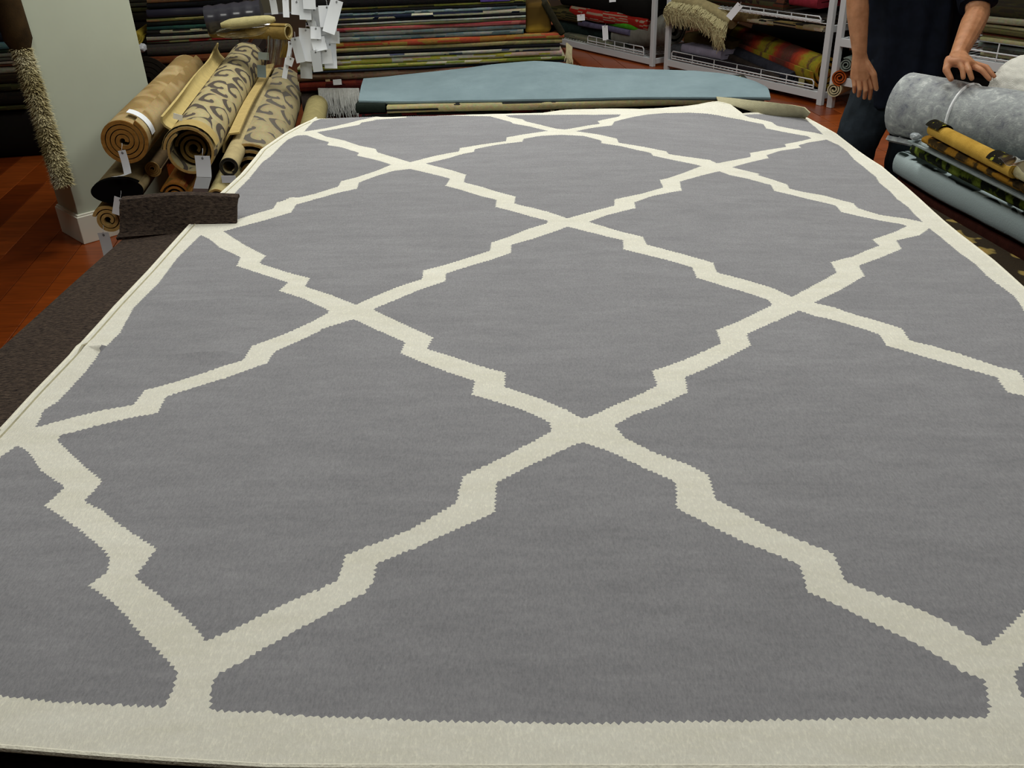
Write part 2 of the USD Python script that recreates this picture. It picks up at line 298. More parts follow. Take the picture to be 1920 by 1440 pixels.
# ================================================================ the big trellis rug and what carries it
RUG_OUTLINE = "-1168,1187 -1171,1331 -1172,1527 -1183,1781 -1186,2015 -1197,2344 -1202,2573 -1202,2947 -1226,3306 -1192,3550 -1162,3683 -1125,3790 -1110,3910 -200,3910 -79,3848 113,3848 354,3859 503,3902 621,3892 706,3902 760,3889 808,3827 886,3881 1071,3947 1107,3857 1123,3779 1159,3587 1174,3321 1194,3091 1185,2891 1167,2552 1159,2391 1156,2255 1156,2028 1145,1824 1160,1200 1165,420 517,415 139,411 -135,408 -402,406 -532,414 -643,422 -757,431 -1165,437"
RUG_PANELS = [
"3,2303 65,2255 119,2214 162,2184 158,2113 209,2076 280,2026 335,1977 338,1907 396,1851 448,1805 491,1761 498,1738 495,1724 461,1697 401,1641 340,1595 340,1528 287,1482 232,1438 171,1400 176,1336 131,1295 73,1250 38,1219 14,1206 -19,1242 -70,1286 -146,1337 -147,1401 -200,1428 -259,1469 -333,1515 -326,1574 -401,1643 -494,1731 -494,1738 -450,1787 -394,1850 -330,1906 -334,1958 -282,2003 -223,2047 -162,2100 -163,2161 -101,2206 -43,2258",
"-571,2975 -502,2916 -407,2829 -414,2740 -351,2684 -286,2618 -227,2569 -227,2496 -168,2450 -110,2399 -59,2361 -59,2336 -115,2291 -166,2232 -222,2181 -223,2119 -287,2066 -345,2018 -399,1980 -394,1923 -456,1870 -508,1810 -545,1762 -623,1826 -705,1883 -705,1939 -773,1980 -877,2055 -876,2113 -951,2188 -1068,2323 -1007,2380 -964,2419 -895,2489 -899,2566 -831,2631 -785,2683 -724,2730 -732,2805 -684,2887 -630,2954",
"560,2920 589,2872 648,2831 696,2781 713,2767 707,2691 749,2657 799,2606 844,2568 872,2541 870,2468 911,2431 966,2389 1023,2357 1031,2338 972,2275 885,2204 889,2151 832,2101 793,2061 714,2010 710,1934 624,1844 555,1774 517,1834 457,1890 396,1939 395,2008 324,2071 227,2148 222,2210 162,2253 87,2322 68,2342 122,2394 221,2464 221,2518 281,2581 390,2651 397,2757 474,2837",
"-6,3416 85,3389 122,3349 154,3314 152,3273 226,3233 287,3181 335,3147 340,3107 402,3060 459,3021 505,2984 433,2884 364,2803 330,2772 332,2679 258,2610 159,2548 155,2487 97,2447 39,2404 3,2378 -54,2438 -104,2478 -167,2525 -165,2599 -224,2650 -285,2717 -353,2776 -354,2874 -414,2939 -521,3043 -440,3111 -393,3162 -349,3190 -348,3230 -286,3273 -225,3300 -163,3320 -160,3361 -93,3403",
"-1130,3513 -1093,3518 -1030,3450 -965,3392 -965,3349 -898,3310 -808,3221 -810,3182 -729,3120 -652,3043 -693,2962 -759,2871 -800,2831 -797,2762 -862,2682 -925,2626 -971,2594 -967,2531 -1018,2480 -1063,2424 -1112,2396 -1136,2392 -1149,2520 -1141,2616 -1153,2742 -1155,2895 -1171,3126 -1161,3204 -1159,3367 -1153,3452",
"-1055,3561 -978,3609 -891,3668 -888,3707 -830,3745 -842,3752 -769,3765 -696,3784 -705,3805 -511,3795 -319,3758 -221,3649 -210,3619 -142,3565 -61,3484 -166,3431 -229,3394 -229,3334 -315,3300 -409,3251 -409,3203 -499,3148 -584,3069 -650,3137 -736,3223 -751,3273 -828,3329 -904,3412 -999,3483",
"-1114,3576 -1115,3651 -1113,3750 -1092,3792 -968,3806 -841,3809 -906,3749 -947,3703 -1030,3624",
"-24,3516 -95,3588 -158,3652 -171,3689 -234,3739 -250,3769 -176,3770 110,3748 138,3742 261,3750 248,3708 173,3647 153,3628 160,3580 107,3555 12,3500",
"54,3469 129,3517 210,3552 224,3619 306,3704 380,3765 462,3805 562,3815 659,3797 729,3775 801,3762 882,3727 881,3651 882,3651 964,3592 1032,3545 1040,3510 980,3461 906,3407 901,3364 819,3304 730,3231 723,3173 636,3092 570,3035 550,3079 471,3111 403,3140 398,3179 313,3232 221,3282 218,3345 147,3408",
"810,3815 925,3886 997,3917 1064,3881 1094,3820 1102,3693 1104,3572 1072,3609 1011,3653 938,3710 930,3764 895,3788 833,3801",
"618,2989 691,3074 791,3174 791,3215 862,3298 940,3350 961,3363 959,3399 1013,3448 1097,3493 1124,3406 1132,3323 1125,3192 1128,3102 1126,3001 1127,2943 1110,2845 1109,2730 1100,2638 1104,2534 1097,2473 1093,2380 1056,2415 985,2448 936,2517 939,2573 900,2614 867,2656 803,2694 766,2730 774,2783 740,2836 693,2896 704,2914",
"1090,2317 1092,2244 1091,2098 1097,2002 1090,1913 1093,1854 1098,1770 1083,1685 1098,1431 1099,1296 1113,1259 1096,1194 1047,1225 1019,1241 984,1260 928,1279 928,1341 934,1351 934,1384 907,1399 876,1431 845,1464 800,1505 763,1530 765,1594 726,1631 679,1670 641,1711 600,1738 687,1816 774,1910 782,1986 857,2047 943,2125 952,2198 1038,2251",
"-1130,2293 -1095,2264 -1035,2187 -948,2106 -938,2040 -860,1984 -759,1913 -769,1858 -692,1807 -610,1733 -605,1718 -645,1654 -679,1610 -750,1540 -750,1472 -794,1440 -814,1420 -873,1373 -928,1341 -928,1279 -984,1260 -1019,1241 -1047,1225 -1096,1194 -1113,1259 -1099,1296 -1098,1431 -1106,1520 -1102,1624 -1128,1768 -1123,1936 -1136,2111",
"-535,1678 -462,1613 -388,1550 -392,1496 -337,1451 -272,1404 -212,1365 -213,1306 -163,1278 -103,1241 -52,1196 -46,1162 -84,1125 -130,1080 -175,1043 -208,1015 -212,938 -251,897 -289,861 -352,819 -381,800 -380,743 -411,717 -405,724 -454,688 -495,654 -548,613 -582,649 -637,695 -709,749 -701,815 -700,818 -780,873 -835,919 -883,948 -876,1008 -914,1041 -976,1097 -1027,1144 -1030,1165 -1007,1177 -966,1201 -920,1226 -863,1246 -869,1312 -811,1357 -766,1389 -691,1456 -687,1512 -642,1566 -604,1613 -605,1622",
"592,1656 595,1660 641,1625 686,1584 705,1562 703,1507 743,1473 789,1433 833,1395 881,1358 876,1294 903,1280 966,1201 1007,1177 1030,1165 1027,1144 976,1097 914,1041 876,1008 883,948 835,919 780,873 700,818 701,815 709,749 636,676 591,636 555,607 541,627 513,660 471,692 430,715 399,739 399,802 359,830 311,867 265,914 236,944 234,1015 198,1050 142,1088 92,1140 77,1181 114,1218 174,1255 235,1307 238,1370 283,1405 342,1457 404,1515 405,1573 490,1641 554,1695",
"11,1123 64,1089 122,1037 174,993 166,919 217,872 264,829 301,804 339,778 338,715 374,689 412,655 458,617 483,592 505,563 529,550 519,510 509,487 424,486 340,485 255,481 149,478 -29,472 -115,474 -202,475 -291,479 -380,482 -424,487 -501,490 -513,527 -512,551 -484,575 -456,603 -416,639 -376,674 -333,715 -325,739 -326,780 -269,818 -143,912 -146,994 -83,1050 -21,1101",
"-1101,1127 -1069,1109 -1008,1042 -939,991 -949,936 -867,878 -799,824 -768,793 -759,763 -776,730 -712,687 -648,625 -607,590 -571,559 -565,527 -566,496 -632,498 -727,504 -801,512 -1090,505 -1105,800 -1114,1087",
"1114,1087 1105,800 1090,505 801,512 727,504 632,498 566,496 565,527 571,559 607,590 648,625 712,687 776,730 759,763 768,793 799,824 867,878 949,936 939,991 1008,1042 1069,1109 1101,1127"]

def pts2(s): return np.array([[float(k) / 1000 for k in p.split(',')] for p in s.split()])
def drape(x, y):
    x, y = np.asarray(x, float), np.asarray(y, float)
    z = 0.05 * np.exp(-((x - .72) / .15) ** 2) * ss(3.72, 3.95, y) - 0.055 * ss(.1, 1.1, x) * ss(1.6, 3.4, y) - 0.012 * ss(.5, 1.2, x) * ss(1.2, 2.2, y) - 0.01 * ss(2.6, 3.2, y)
    return z - 1.0 * np.maximum(0, y - 3.832) * ss(.05, -.15, -(-x)) if False else z - 1.0 * np.maximum(0, y - 3.832) * (1 - ss(-.15, .05, x))
def ripple(x, y):                                           # small folds and undulations of the weave
    p = np.c_[np.ravel(x), np.ravel(y), np.zeros(np.size(x))]
    z = (meshkit.fbm(p * 1.7, 3, 4) - .5) * 0.008
    for (cx, cy, L, a, w, h) in ((-.98, 1.52, .24, -.10, .011, .013), (-.95, 1.80, .18, .05, .010, .006), (-.93, 2.07, .22, .02, .012, .003), (-.98, 2.62, .16, .05, .012, .007), (.93, 2.75, .18, .1, .012, .003)):
        dx, dy = p[:, 0] - cx, p[:, 1] - cy; u, v = dx * math.cos(a) + dy * math.sin(a), -dx * math.sin(a) + dy * math.cos(a)
        z = z + h * np.exp(-(v / w) ** 2) * (1 - ss(.6 * L, L, np.abs(u)))
    return z.reshape(np.shape(x))
def rug_z(x, y): return H + drape(x, y) + ripple(x, y)
def serrate(poly, step=0.0052, amp=0.0021, seed=0):
    """the dovetailed edge that a flat weave leaves between two colours"""
    out = []; c = np.array(poly); rng = np.random.default_rng(seed)
    for a, b in zip(c, np.roll(c, -1, 0)):
        L = np.hypot(*(b - a)); n = max(2, int(round(L / step))); t = (b - a) / (L + 1e-9); nn = np.array([-t[1], t[0]])
        for k in range(n):
            out.append(a + (b - a) * k / n + nn * amp * ((1 if k % 2 else -1) + rng.normal(0, .35)))
    p = Polygon(out).buffer(0)
    return p if p.geom_type == 'Polygon' else max(p.geoms, key=lambda g: g.area)
outline = Polygon(pts2(RUG_OUTLINE)).buffer(0)
panels = [serrate(pts2(s), seed=i) for i, s in enumerate(RUG_PANELS)]
panels = [p.intersection(outline.buffer(-0.004)) for p in panels]
ivory = outline.difference(shapely.union_all(panels))
def drape_mesh(poly, cell=0.05, lift=0.0):
    """triangulates a flat shape cell by cell and lays it on the rug's surface"""
    x0, y0, x1, y1 = poly.bounds; V, F = [], []; n = 0
    xs, ys = np.arange(math.floor(x0 / cell) * cell, x1 + cell, cell), np.arange(math.floor(y0 / cell) * cell, y1 + cell, cell)
    for xa in xs[:-1]:
        col = shapely.clip_by_rect(poly, xa, y0 - 1, xa + cell, y1 + 1)
        if col.is_empty: continue
        for ya in ys[:-1]:
            g = shapely.clip_by_rect(col, xa, ya, xa + cell, ya + cell)
            for q in getattr(g, 'geoms', [g]):
                if q.geom_type != 'Polygon' or q.area < 1e-8: continue
                if not q.is_valid: q = q.buffer(0)
                for q2 in getattr(q, 'geoms', [q]):
                    if q2.geom_type != 'Polygon' or q2.area < 1e-8: continue
                    v, f = trimesh.creation.triangulate_polygon(q2, engine='earcut')
                    V.append(v); F.append(np.asarray(f) + n); n += len(v)
    V, F = np.vstack(V), np.vstack(F)
    a = V[F]; s = (a[:, 1, 0] - a[:, 0, 0]) * (a[:, 2, 1] - a[:, 0, 1]) - (a[:, 2, 0] - a[:, 0, 0]) * (a[:, 1, 1] - a[:, 0, 1])
    F = np.where(s[:, None] > 0, F, F[:, ::-1])
    return trimesh.Trimesh(np.c_[V, rug_z(V[:, 0], V[:, 1]) + lift], F, process=False)
def weave_mat(name, color, dark, light, speck):
    """flat-woven wool: fine weft ribs across the width, flecked yarn, slow tone changes between weaving sessions"""
    c, d, l = lin(color), lin(dark), lin(light)
    n = {'g': ('geometry', {}), 'm1': ('mapping', {'scale': (6, 26, 1)}), 'm2': ('mapping', {'scale': (330, 120, 1)}), 'm3': ('mapping', {'scale': (1.0, 3.2, 1)}),
         'n1': ('noise_texture', {'scale': 1.0, 'detail': 5.0, 'roughness': .7}), 'n2': ('noise_texture', {'scale': 1.0, 'detail': 2.0, 'roughness': .6}), 'n3': ('noise_texture', {'scale': 1.0, 'detail': 3.0}),
         'r1': ('rgb_ramp', {'ramp': [(.25, d), (.5, c), (.75, l)]}),
         'r2': ('rgb_ramp', {'ramp': [(0, mul((1, 1, 1), 1 - speck)), (.5, (.95, .95, .95)), (.66, (1.04, 1.04, 1.03)), (1, (1.35, 1.35, 1.3))]}),
         'r3': ('rgb_ramp', {'ramp': [(.3, (.94, .94, .94)), (.7, (1, 1, 1))]}),
         'x1': ('mix', {'mix_type': 'multiply', 'fac': 1.0}), 'x2': ('mix', {'mix_type': 'multiply', 'fac': 1.0}),
         'b': ('bump', {'strength': .45, 'distance': .002}),
         'p': ('principled_bsdf', {'roughness': .9, 'specular_ior_level': .15, 'sheen_weight': .12, 'sheen_roughness': .5})}
    k = [('g.position', 'm1.vector'), ('g.position', 'm2.vector'), ('g.position', 'm3.vector'), ('m1.vector', 'n1.vector'), ('m2.vector', 'n2.vector'), ('m3.vector', 'n3.vector'),
         ('n1.fac', 'r1.fac'), ('n2.fac', 'r2.fac'), ('n3.fac', 'r3.fac'), ('r1.color', 'x1.color1'), ('r2.color', 'x1.color2'), ('x1.color', 'x2.color1'), ('r3.color', 'x2.color2'),
         ('x2.color', 'p.base_color'), ('n2.fac', 'b.height'), ('b.normal', 'p.normal')]
    return mat(name, n, k)
grey_wool = weave_mat('grey_wool', '8e8e93', '85858a', '97979c', .36)
ivory_wool = weave_mat('ivory_wool', 'e6e4d8', 'dfddce', 'ecebe0', .13)
hem_wool = fabric('hem_wool', 'ebe8d8', var=.1, scale=60)
rug = thing('trellis_rug', 'large flat-woven grey rug with ivory trellis lattice, spread over the stack in the middle', 'rug', (0, 2.1, H))
for p in panels:
    part(rug, 'grey_panel', drape_mesh(p), grey_wool, smooth=True, world=True)
part(rug, 'ivory_trellis', drape_mesh(ivory), ivory_wool, smooth=True, world=True, label='ivory lattice bands and border')
oc = np.array(outline.exterior.coords)[::-1]; dense = []
for a, b in zip(oc[:-1], oc[1:]):
    n = max(1, int(np.hypot(*(b - a)) / .02)); dense += [a + (b - a) * k / n for k in range(n)]
dense = np.array(dense); dz = rug_z(dense[:, 0], dense[:, 1])
edge = np.c_[dense, dz - .003]; edge = np.vstack([edge, edge[:2]])
part(rug, 'edge_binding', tube(edge, 0.0048, 7, caps=False), hem_wool, world=True, label='overcast ivory edge of the rug')
seam_d = np.array(outline.buffer(-0.016).exterior.coords); seam_d = seam_d[(seam_d[:, 0] < -1.05)]
seam = np.c_[seam_d, rug_z(seam_d[:, 0], seam_d[:, 1]) + .0004]; seam = seam[np.argsort(seam[:, 1])]
sy = np.linspace(.47, 3.74, 120); sx = np.interp(sy, seam[:, 1], seam[:, 0])
part(rug, 'hem_seam', tube(np.c_[sx, sy, rug_z(sx, sy)], 0.0022, 5), fabric('seam_thread', 'b5b096'), world=True, label='stitched hem line along the long edge')
# turned-up corner at the far right: the rug's unbleached underside
fp = [(1343, 181), (1376, 184), (1410, 188), (1450, 192), (1485, 197), (1508, 202), (1518, 212)]
top = np.array([at(px, py, y=3.97 - .03 * i) for i, (px, py) in enumerate(fp)])
bot = top.copy(); bot[:, 1] = np.linspace(3.90, 3.86, len(fp)); bot[:, 2] = rug_z(bot[:, 0], bot[:, 1]) - .004
g = np.stack([bot + (top - bot) * t + np.array([0, -.008 * math.sin(math.pi * t), 0]) for t in np.linspace(0, 1, 7)], 1)
part(rug, 'turned_corner', sheet(g, .006), fabric('rug_underside', 'a7a286', var=.1, scale=40), world=True, label='beige underside of the turned up corner')
# ---- the rugs under it, one on another, down to the floor
olive_dark = fabric('heather_dark', '231e20', var=.4, scale=34, stretch=(2, 7, 6), color2='56493f', bump=.8, weave=120)
dk = thing('heathered_rug', 'dark brown heathered rug under the left edge of the grey trellis rug', 'rug', (-.5, 1.5, H - .03))
xs, ys = np.linspace(-1.415, .6, 42), np.linspace(.25, 2.42, 46)
X, Y = np.meshgrid(xs, ys, indexing='ij')
Yw = np.where(Y > 2.30, 2.30 + np.minimum((Y - 2.30), .06) * 1.0, Y)
Z = H - .017 + (meshkit.fbm(np.c_[X.ravel() * 1.4, Y.ravel() * 1.4, 0 * X.ravel()], 3, 9).reshape(X.shape) - .5) * .012 - .012 * ss(-1.2, -1.45, X) * 0 - .02 * (1 - ss(-1.43, -1.2, X)) - .035*ss(-1.1,-.9,X)
part(dk, 'weave', sheet(np.stack([X, Yw, Z], -1)[:, ::1], .012), olive_dark, world=True)
fl = []
for x in np.linspace(-1.43, -1.05, 14):
    fl.append([[x, 2.36 + .02 * math.sin(9 * x), H - .025], [x, 2.385, H - .018], [x + .004, 2.40, H + .02], [x + .008, 2.408, H + .055], [x + .012, 2.42 , H + .082 + .006 * math.sin(14 * x)], [x + .012, 2.44, H + .087 + .006 * math.sin(14 * x)]])
part(dk, 'turned_up_end', sheet(np.array(fl), .010), olive_dark, world=True)
STK = [('5a5147', .05), ('7b6a4f', .05), ('2e2a26', .06), ('6f6a62', .05), ('4b3324', .06), ('8a7d62', .05), ('383636', .06), ('5d4a35', .05), ('6b2f22', .06)]
z = 0.0; k = 0
HS = H - .075
for c, hh in STK:
    hh = hh * HS / sum(x[1] for x in STK)
    w = 2.17 + .02 * math.sin(3 * k); m = folded(w, 3.28, hh - .004, seed=30 + k, wob=.0015)
    q = thing('stacked_rug', ['lowest folded rug of the pile under the grey trellis rug', 'second folded rug up in the pile under the trellis rug', 'third folded rug up in the pile under the trellis rug', 'fourth folded rug up in the pile under the trellis rug', 'fifth folded rug up in the pile under the trellis rug', 'sixth folded rug up in the pile under the trellis rug', 'seventh folded rug up in the pile under the trellis rug', 'eighth folded rug up in the pile under the trellis rug', 'ninth folded rug up in the pile under the trellis rug'][k], 'rug', (-1.14, .44 + .01 * math.sin(5 * k), z), 0, 'rugs piled under the trellis rug')
    part(q, 'weave', m, fabric('pile_rug', c)); z += hh; k += 1
# ================================================================ price tags
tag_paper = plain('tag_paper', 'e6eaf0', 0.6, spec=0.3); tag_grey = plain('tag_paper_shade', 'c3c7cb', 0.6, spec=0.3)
eyelet_m = plain('eyelet', '4a4a4c', 0.5); string_m = plain('tag_string', 'b9bcc0', 0.5)
ink = plain('tag_ink', '55585e', 0.7)
def price_tag(label, top, w, h, roll=0.0, yaw=0.0, bend=0.3, lean=0.0, group=None, m=None, string=0.03, fold=None, hole=True):
    """a stiff paper tag hanging from its string; top = middle of its upper edge"""
    t = thing('price_tag', label, 'price tag', top, yaw, group)
    g = np.zeros((4, 9, 3)); us = np.linspace(-w / 2, w / 2, 4); vs = np.linspace(0, h, 9)
    for i, u in enumerate(us):
        for j, v in enumerate(vs):
            y = bend * v * v / h * .35 - lean * v
            g[i, j] = [u, -y, -v]
    c, s = math.cos(roll), math.sin(roll); x, z = g[..., 0].copy(), g[..., 2].copy(); g[..., 0], g[..., 2] = c * x - s * z, s * x + c * z
    card = part(t, 'card', sheet(g, .0011), m or tag_paper)
    if hole:
        e = trimesh.creation.torus(.0032, .0012, major_sections=12, minor_sections=6); e = place(e, (0, 0, 0), 0, math.pi / 2)
        e.apply_translation([s * .010, -.0015, -c * .010]); part(card, 'eyelet', e, eyelet_m)
    if string:
        part(t, 'string', tube([[s * .010, -.001, -c * .010], [s * .002 + .003, -.004, .004], [.004, .006, string * .6], [.002, .014, string * .8]], .0009, 5), string_m)
    if fold:
        a = np.array([[g[0, -1] + (g[-1, -1] - g[0, -1]) * f for f in (0, .5, 1)], [(g[0, -1] + (g[-1, -1] - g[0, -1]) * f) + np.array([fold[0] * .5, -.012, fold[1] * .55]) for f in (0, .5, 1)], [(g[0, -1] + (g[-1, -1] - g[0, -1]) * f) + np.array([fold[0], .004, fold[1]]) for f in (0, .5, 1)]])
        part(t, 'folded_half', sheet(a, .0011), tag_grey)
    return t
# ================================================================ rolls of carpet beside the pillar
tan = fabric('tan_backing', 'b08a4e', var=.12, scale=40, color2='c0a064')
def roll_thing(label, near, L, r, m, rz=TH, group=None, turns=3.5, t=.012, flat=1.0, seed=0, core=.25, end_m=None, sag=0.0, tilt=0.0, backing=tan):
    q = thing('rug_roll', label, 'rolled rug', near, rz, group)
    body = spiral_roll(r, L, turns, t, flat, seed, core=core, sag=sag)
    if tilt: body.apply_transform(trimesh.transformations.rotation_matrix(tilt, [1, 0, 0]))
    part(q, 'pile', body, m, smooth=40)
    # the rug's back shows in the coiled end
    a = spiral_roll(r * .985, .004, turns, t * .8, flat, seed, ny=2, core=core * .985); a.apply_translation([0, -.004, 0])
    if tilt: a.apply_transform(trimesh.transformations.rotation_matrix(tilt, [1, 0, 0]))
    part(q, 'coiled_end', a, end_m or backing, smooth=40, label='bare cut end showing the coil')
    return q
PILE = 'rolled rugs heaped beside the pillar'
camo = contour('camo_pile', 'b39a6c', '9c8254', scale=5.5, count=1.6, width=.16, base2='c3ad80', distort=.9, R=.1, soft=.10)
rA = roll_thing('roll of tan camouflage-patterned rug with white paper band, nearest the pillar', at(232, 264, y=3.1), 1.42, .094, camo, group=PILE, turns=4.2, t=.0172, seed=1, core=.2, backing=fabric('tan_end', '96672f', var=.15, scale=60, color2='a97a3c'))
def band(parent, r, y0, y1, m, a0, a1, name='paper_band', label='white paper band'):
    an = np.radians(np.linspace(a0, a1, 12)); g = np.stack([np.c_[r * np.cos(an), np.full(12, y), r * np.sin(an)] for y in (y0, y1)], 0)
    part(parent, name, sheet(g, -.0012), m, label=label)
band(rA, .0965, .05, .105, tag_paper, 2, 78)
scroll = scrolls('scroll_pile', 'b8aa80', '5f5750', scale=8.6, twist=1.35, width=.15, base2='c4b78d', R=.1)
rB = roll_thing('fat roll of beige rug with dark scrolls and a loose flap standing off it', at(356, 284, y=3.1), 1.95, .101, scroll, group=PILE, turns=1.15, t=.012, seed=5, core=.84)
ib = spiral_roll(.074, 1.8, 2.6, .012, 1.0, 6, core=.3); ib.apply_translation([.004, .07, -.008]); part(rB, 'inner_coil', ib, fabric('inner_tan', '7d6436', var=.15), label='inner coil sunk inside the roll')
band(rB, .1018, .0, .085, fabric('plain_end', 'b09a63', var=.08), 8, 172, 'plain_border', 'plain tan border at the end of the roll')
g = []
for y in np.linspace(.01, 1.5, 12):
    lift = .030 + .008 * math.sin(2.2 * y + .4) + .035 * ss(1.15, 1.5, y)
    g.append([[-.052, y, .088], [-.070, y, .092 + lift * .3], [-.078, y, .094 + lift * .7], [-.074 + .006 * math.sin(5 * y), y, .098 + lift * 1.1]])
part(rB, 'loose_flap', sheet(np.array(g), .008), fabric('flap_back', 'bba870', var=.1), label='loose tan edge standing up along the roll')
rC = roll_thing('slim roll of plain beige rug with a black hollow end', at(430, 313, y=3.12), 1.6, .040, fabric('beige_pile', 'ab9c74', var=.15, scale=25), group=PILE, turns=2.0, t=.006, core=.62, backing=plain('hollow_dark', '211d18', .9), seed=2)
dD = np.array([-1.30, 3.36, .475])
rD = roll_thing('flattened roll of beige rug with sparse grey scrolls, beside the trellis rug', dD, 1.68, .128, scrolls('scroll_pale', 'a99c79', '6b655e', scale=6.8, twist=1.2, width=.12, base2='b5a983', R=.13), group=PILE, seed=7, turns=3.4)
g = [[[-.105, y, .080], [-.098, y, .116], [-.070, y, .150 + .012 * math.sin(3 * y)], [-.030, y, .152 + .012 * math.sin(3 * y)]] for y in np.linspace(.05, 1.66, 10)]
part(rD, 'loose_flap', sheet(np.array(g), .008), fabric('flap_pale', 'b9a36c', var=.1), label='pale tan flap lying along the roll')
rE = roll_thing('small olive-beige roll lying between the scrolled roll and the fringed rug', np.array([-1.185, 3.95, .475]), .62, .070, fabric('olive_beige', '948a5f', var=.15), group=PILE, turns=2.5, t=.009, seed=9)
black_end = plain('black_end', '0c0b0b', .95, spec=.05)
q = thing('rug_roll', 'squashed brown roll with a wide black hollow end, below the camouflage roll', 'rolled rug', at(220, 358, y=3.05), TH, PILE)
part(q, 'pile', spiral_roll(.100, 1.5, 1.0, .007, .50, 0, core=.92), fabric('brown_roll', '8a7a58', var=.2, scale=20))
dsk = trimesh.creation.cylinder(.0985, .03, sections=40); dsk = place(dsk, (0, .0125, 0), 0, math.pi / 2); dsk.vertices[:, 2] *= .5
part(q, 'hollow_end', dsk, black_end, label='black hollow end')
roll_thing('thin orange-patterned roll peeping out under the scrolled rolls', at(330, 368, y=3.08), 1.1, .062, banded('orange_roll', ['a8742c', 'b5793a', 'c08a4c', 'a5552c', '8e6a30'], 14, 3), group=PILE, turns=2.6, t=.010, seed=11, backing=fabric('orange_back', 'a06a2c'))
roll_thing('pale beige roll half hidden behind the grey rug and a folded white tag', at(408, 372, y=3.02), 1.1, .052, fabric('pale_roll', 'a89c70', var=.15), group=PILE, turns=2.4, t=.010, seed=12)
rI = roll_thing('tan roll with its coil facing out, lowest of the heap at the pillar baseboard', at(204, 412, y=3.05), 1.0, .060, fabric('tan_roll', '9d8450', var=.12), group=PILE, turns=2.6, t=.014, seed=14, core=.3)
# unseen rolls that carry the heap
fills = [(-1.70, 3.08, .17, .15), (-1.47, 3.12, .16, .155), (-1.45, 3.14, .40, .085), (-1.645, 3.20, .55, .035)]
for k, (x, y, z, r) in enumerate(fills):
    roll_thing(['big brown roll on the floor under the tan coil', 'big brown roll on the floor next to the rug pile', 'brown roll in the middle of the heap under the scrolled roll', 'slim brown roll wedged under the camouflage roll'][k], (x, y, z), .62 if k == 0 else 1.6, r, fabric('brown_fill', '5b4a33', var=.2), group=PILE, seed=20 + k)
# tags on the rolls
price_tag('white tag dangling in front of the camouflage roll, twisted', at(228, 282, y=3.05), .030, .085, roll=.12, bend=.6, fold=(-.055, -.012))
price_tag('long white tag hanging from the open end of the scrolled roll, folded below', at(379, 292, y=3.03), .058, .078, roll=-.05, bend=.5, fold=(-.035, -.075))
price_tag('white tag over the black hollow end of the squashed roll', at(226, 371, y=3.03), .048, .072, roll=-.35, bend=.2)
price_tag('dull white tag near the floor in front of the lowest tan roll', at(193, 436, y=3.0), .045, .092, roll=.05, bend=.3, m=tag_grey)
price_tag('white tag lying flat against the edge of the trellis rug under the thin roll', at(428, 329, y=2.98), .055, .028, roll=-.02, bend=.1, string=0, hole=False)
price_tag('small white tag stuck on the flap of the scrolled roll', at(334, 214, y=3.18), .036, .022, roll=-.3, bend=.1, string=0, hole=False)
# ================================================================ shaggy rug standing rolled against the pillar
_n = np.array([-math.cos(PYAW), -math.sin(PYAW), 0.0])          # outward from the pillar's left face
_pl = (PC + _n * .042, _n)
S0 = at(119, 345, plane=_pl); axis0 = S0 + _n * 0; axis1 = at(11, 0, plane=_pl)
axis1 = np.array([axis0[0] + (axis1[0] - axis0[0]), axis0[1] + (axis1[1] - axis0[1]), axis1[2]])
sx = thing('shag_rug', 'cream shag runner hanging down the left side of the pillar, dark brown at the top', 'rug', (S0[0], S0[1], S0[2]), 0)
axf = lambda t: axis0 + (axis1 - axis0) * t
zt = at(34, 92, plane=_pl)[2]; tt = (zt - axis0[2]) / (axis1[2] - axis0[2])
part(sx, 'roll', tube([axf(t) for t in np.linspace(0, 1.2, 16)], [.030 if t < tt else .058 for t in np.linspace(0, 1.2, 16)], 18), fabric('shag_back', '2e2112', var=.3, scale=12, color2='3d2d18'), world=True, label='dark brown woven back of the roll')
rng = np.random.default_rng(8); V, F = [], []; n = 0
for k in range(9000):
    t = rng.uniform(0.0, tt + .02); an = rng.uniform(-math.pi, math.pi); p = axf(t); o = np.array([math.cos(an), math.sin(an), 0])
    L = rng.uniform(.016, .028); d = o * L + np.array([rng.normal(0, .006), rng.normal(0, .006), -rng.uniform(0, .018)]); b = p + o * .026; sd = np.cross(d, [0, 0, 1.0]); sd = sd / (np.linalg.norm(sd) + 1e-9) * .0040
    u = np.cross(d, sd); u = u / (np.linalg.norm(u) + 1e-9) * .0040
    V += [b - sd, b + sd, b + u, b + d * .62 + sd * .7, b + d * .62 - sd * .7, b + d]; F += [[n, n + 1, n + 3], [n, n + 3, n + 4], [n + 1, n + 2, n + 3], [n + 2, n, n + 4], [n + 2, n + 4, n + 3], [n + 4, n + 3, n + 5]]; n += 6
shag_m = mat('shag_pile', {'g': ('geometry', {}), 'n': ('noise_texture', {'scale': 6.0, 'detail': 3.0}), 'r': ('rgb_ramp', {'ramp': [(.35, lin('a89a6c')), (.5, lin('c6bc94')), (.7, lin('dcd6bd'))]}), 'p': ('principled_bsdf', {'roughness': .9, 'specular_ior_level': .1})},
             [('g.position', 'n.vector'), ('n.fac', 'r.fac'), ('r.color', 'p.base_color')])
part(sx, 'shag', trimesh.Trimesh(V, F, process=False), shag_m, smooth=False, world=True, label='cream and olive shag pile', kind='stuff')
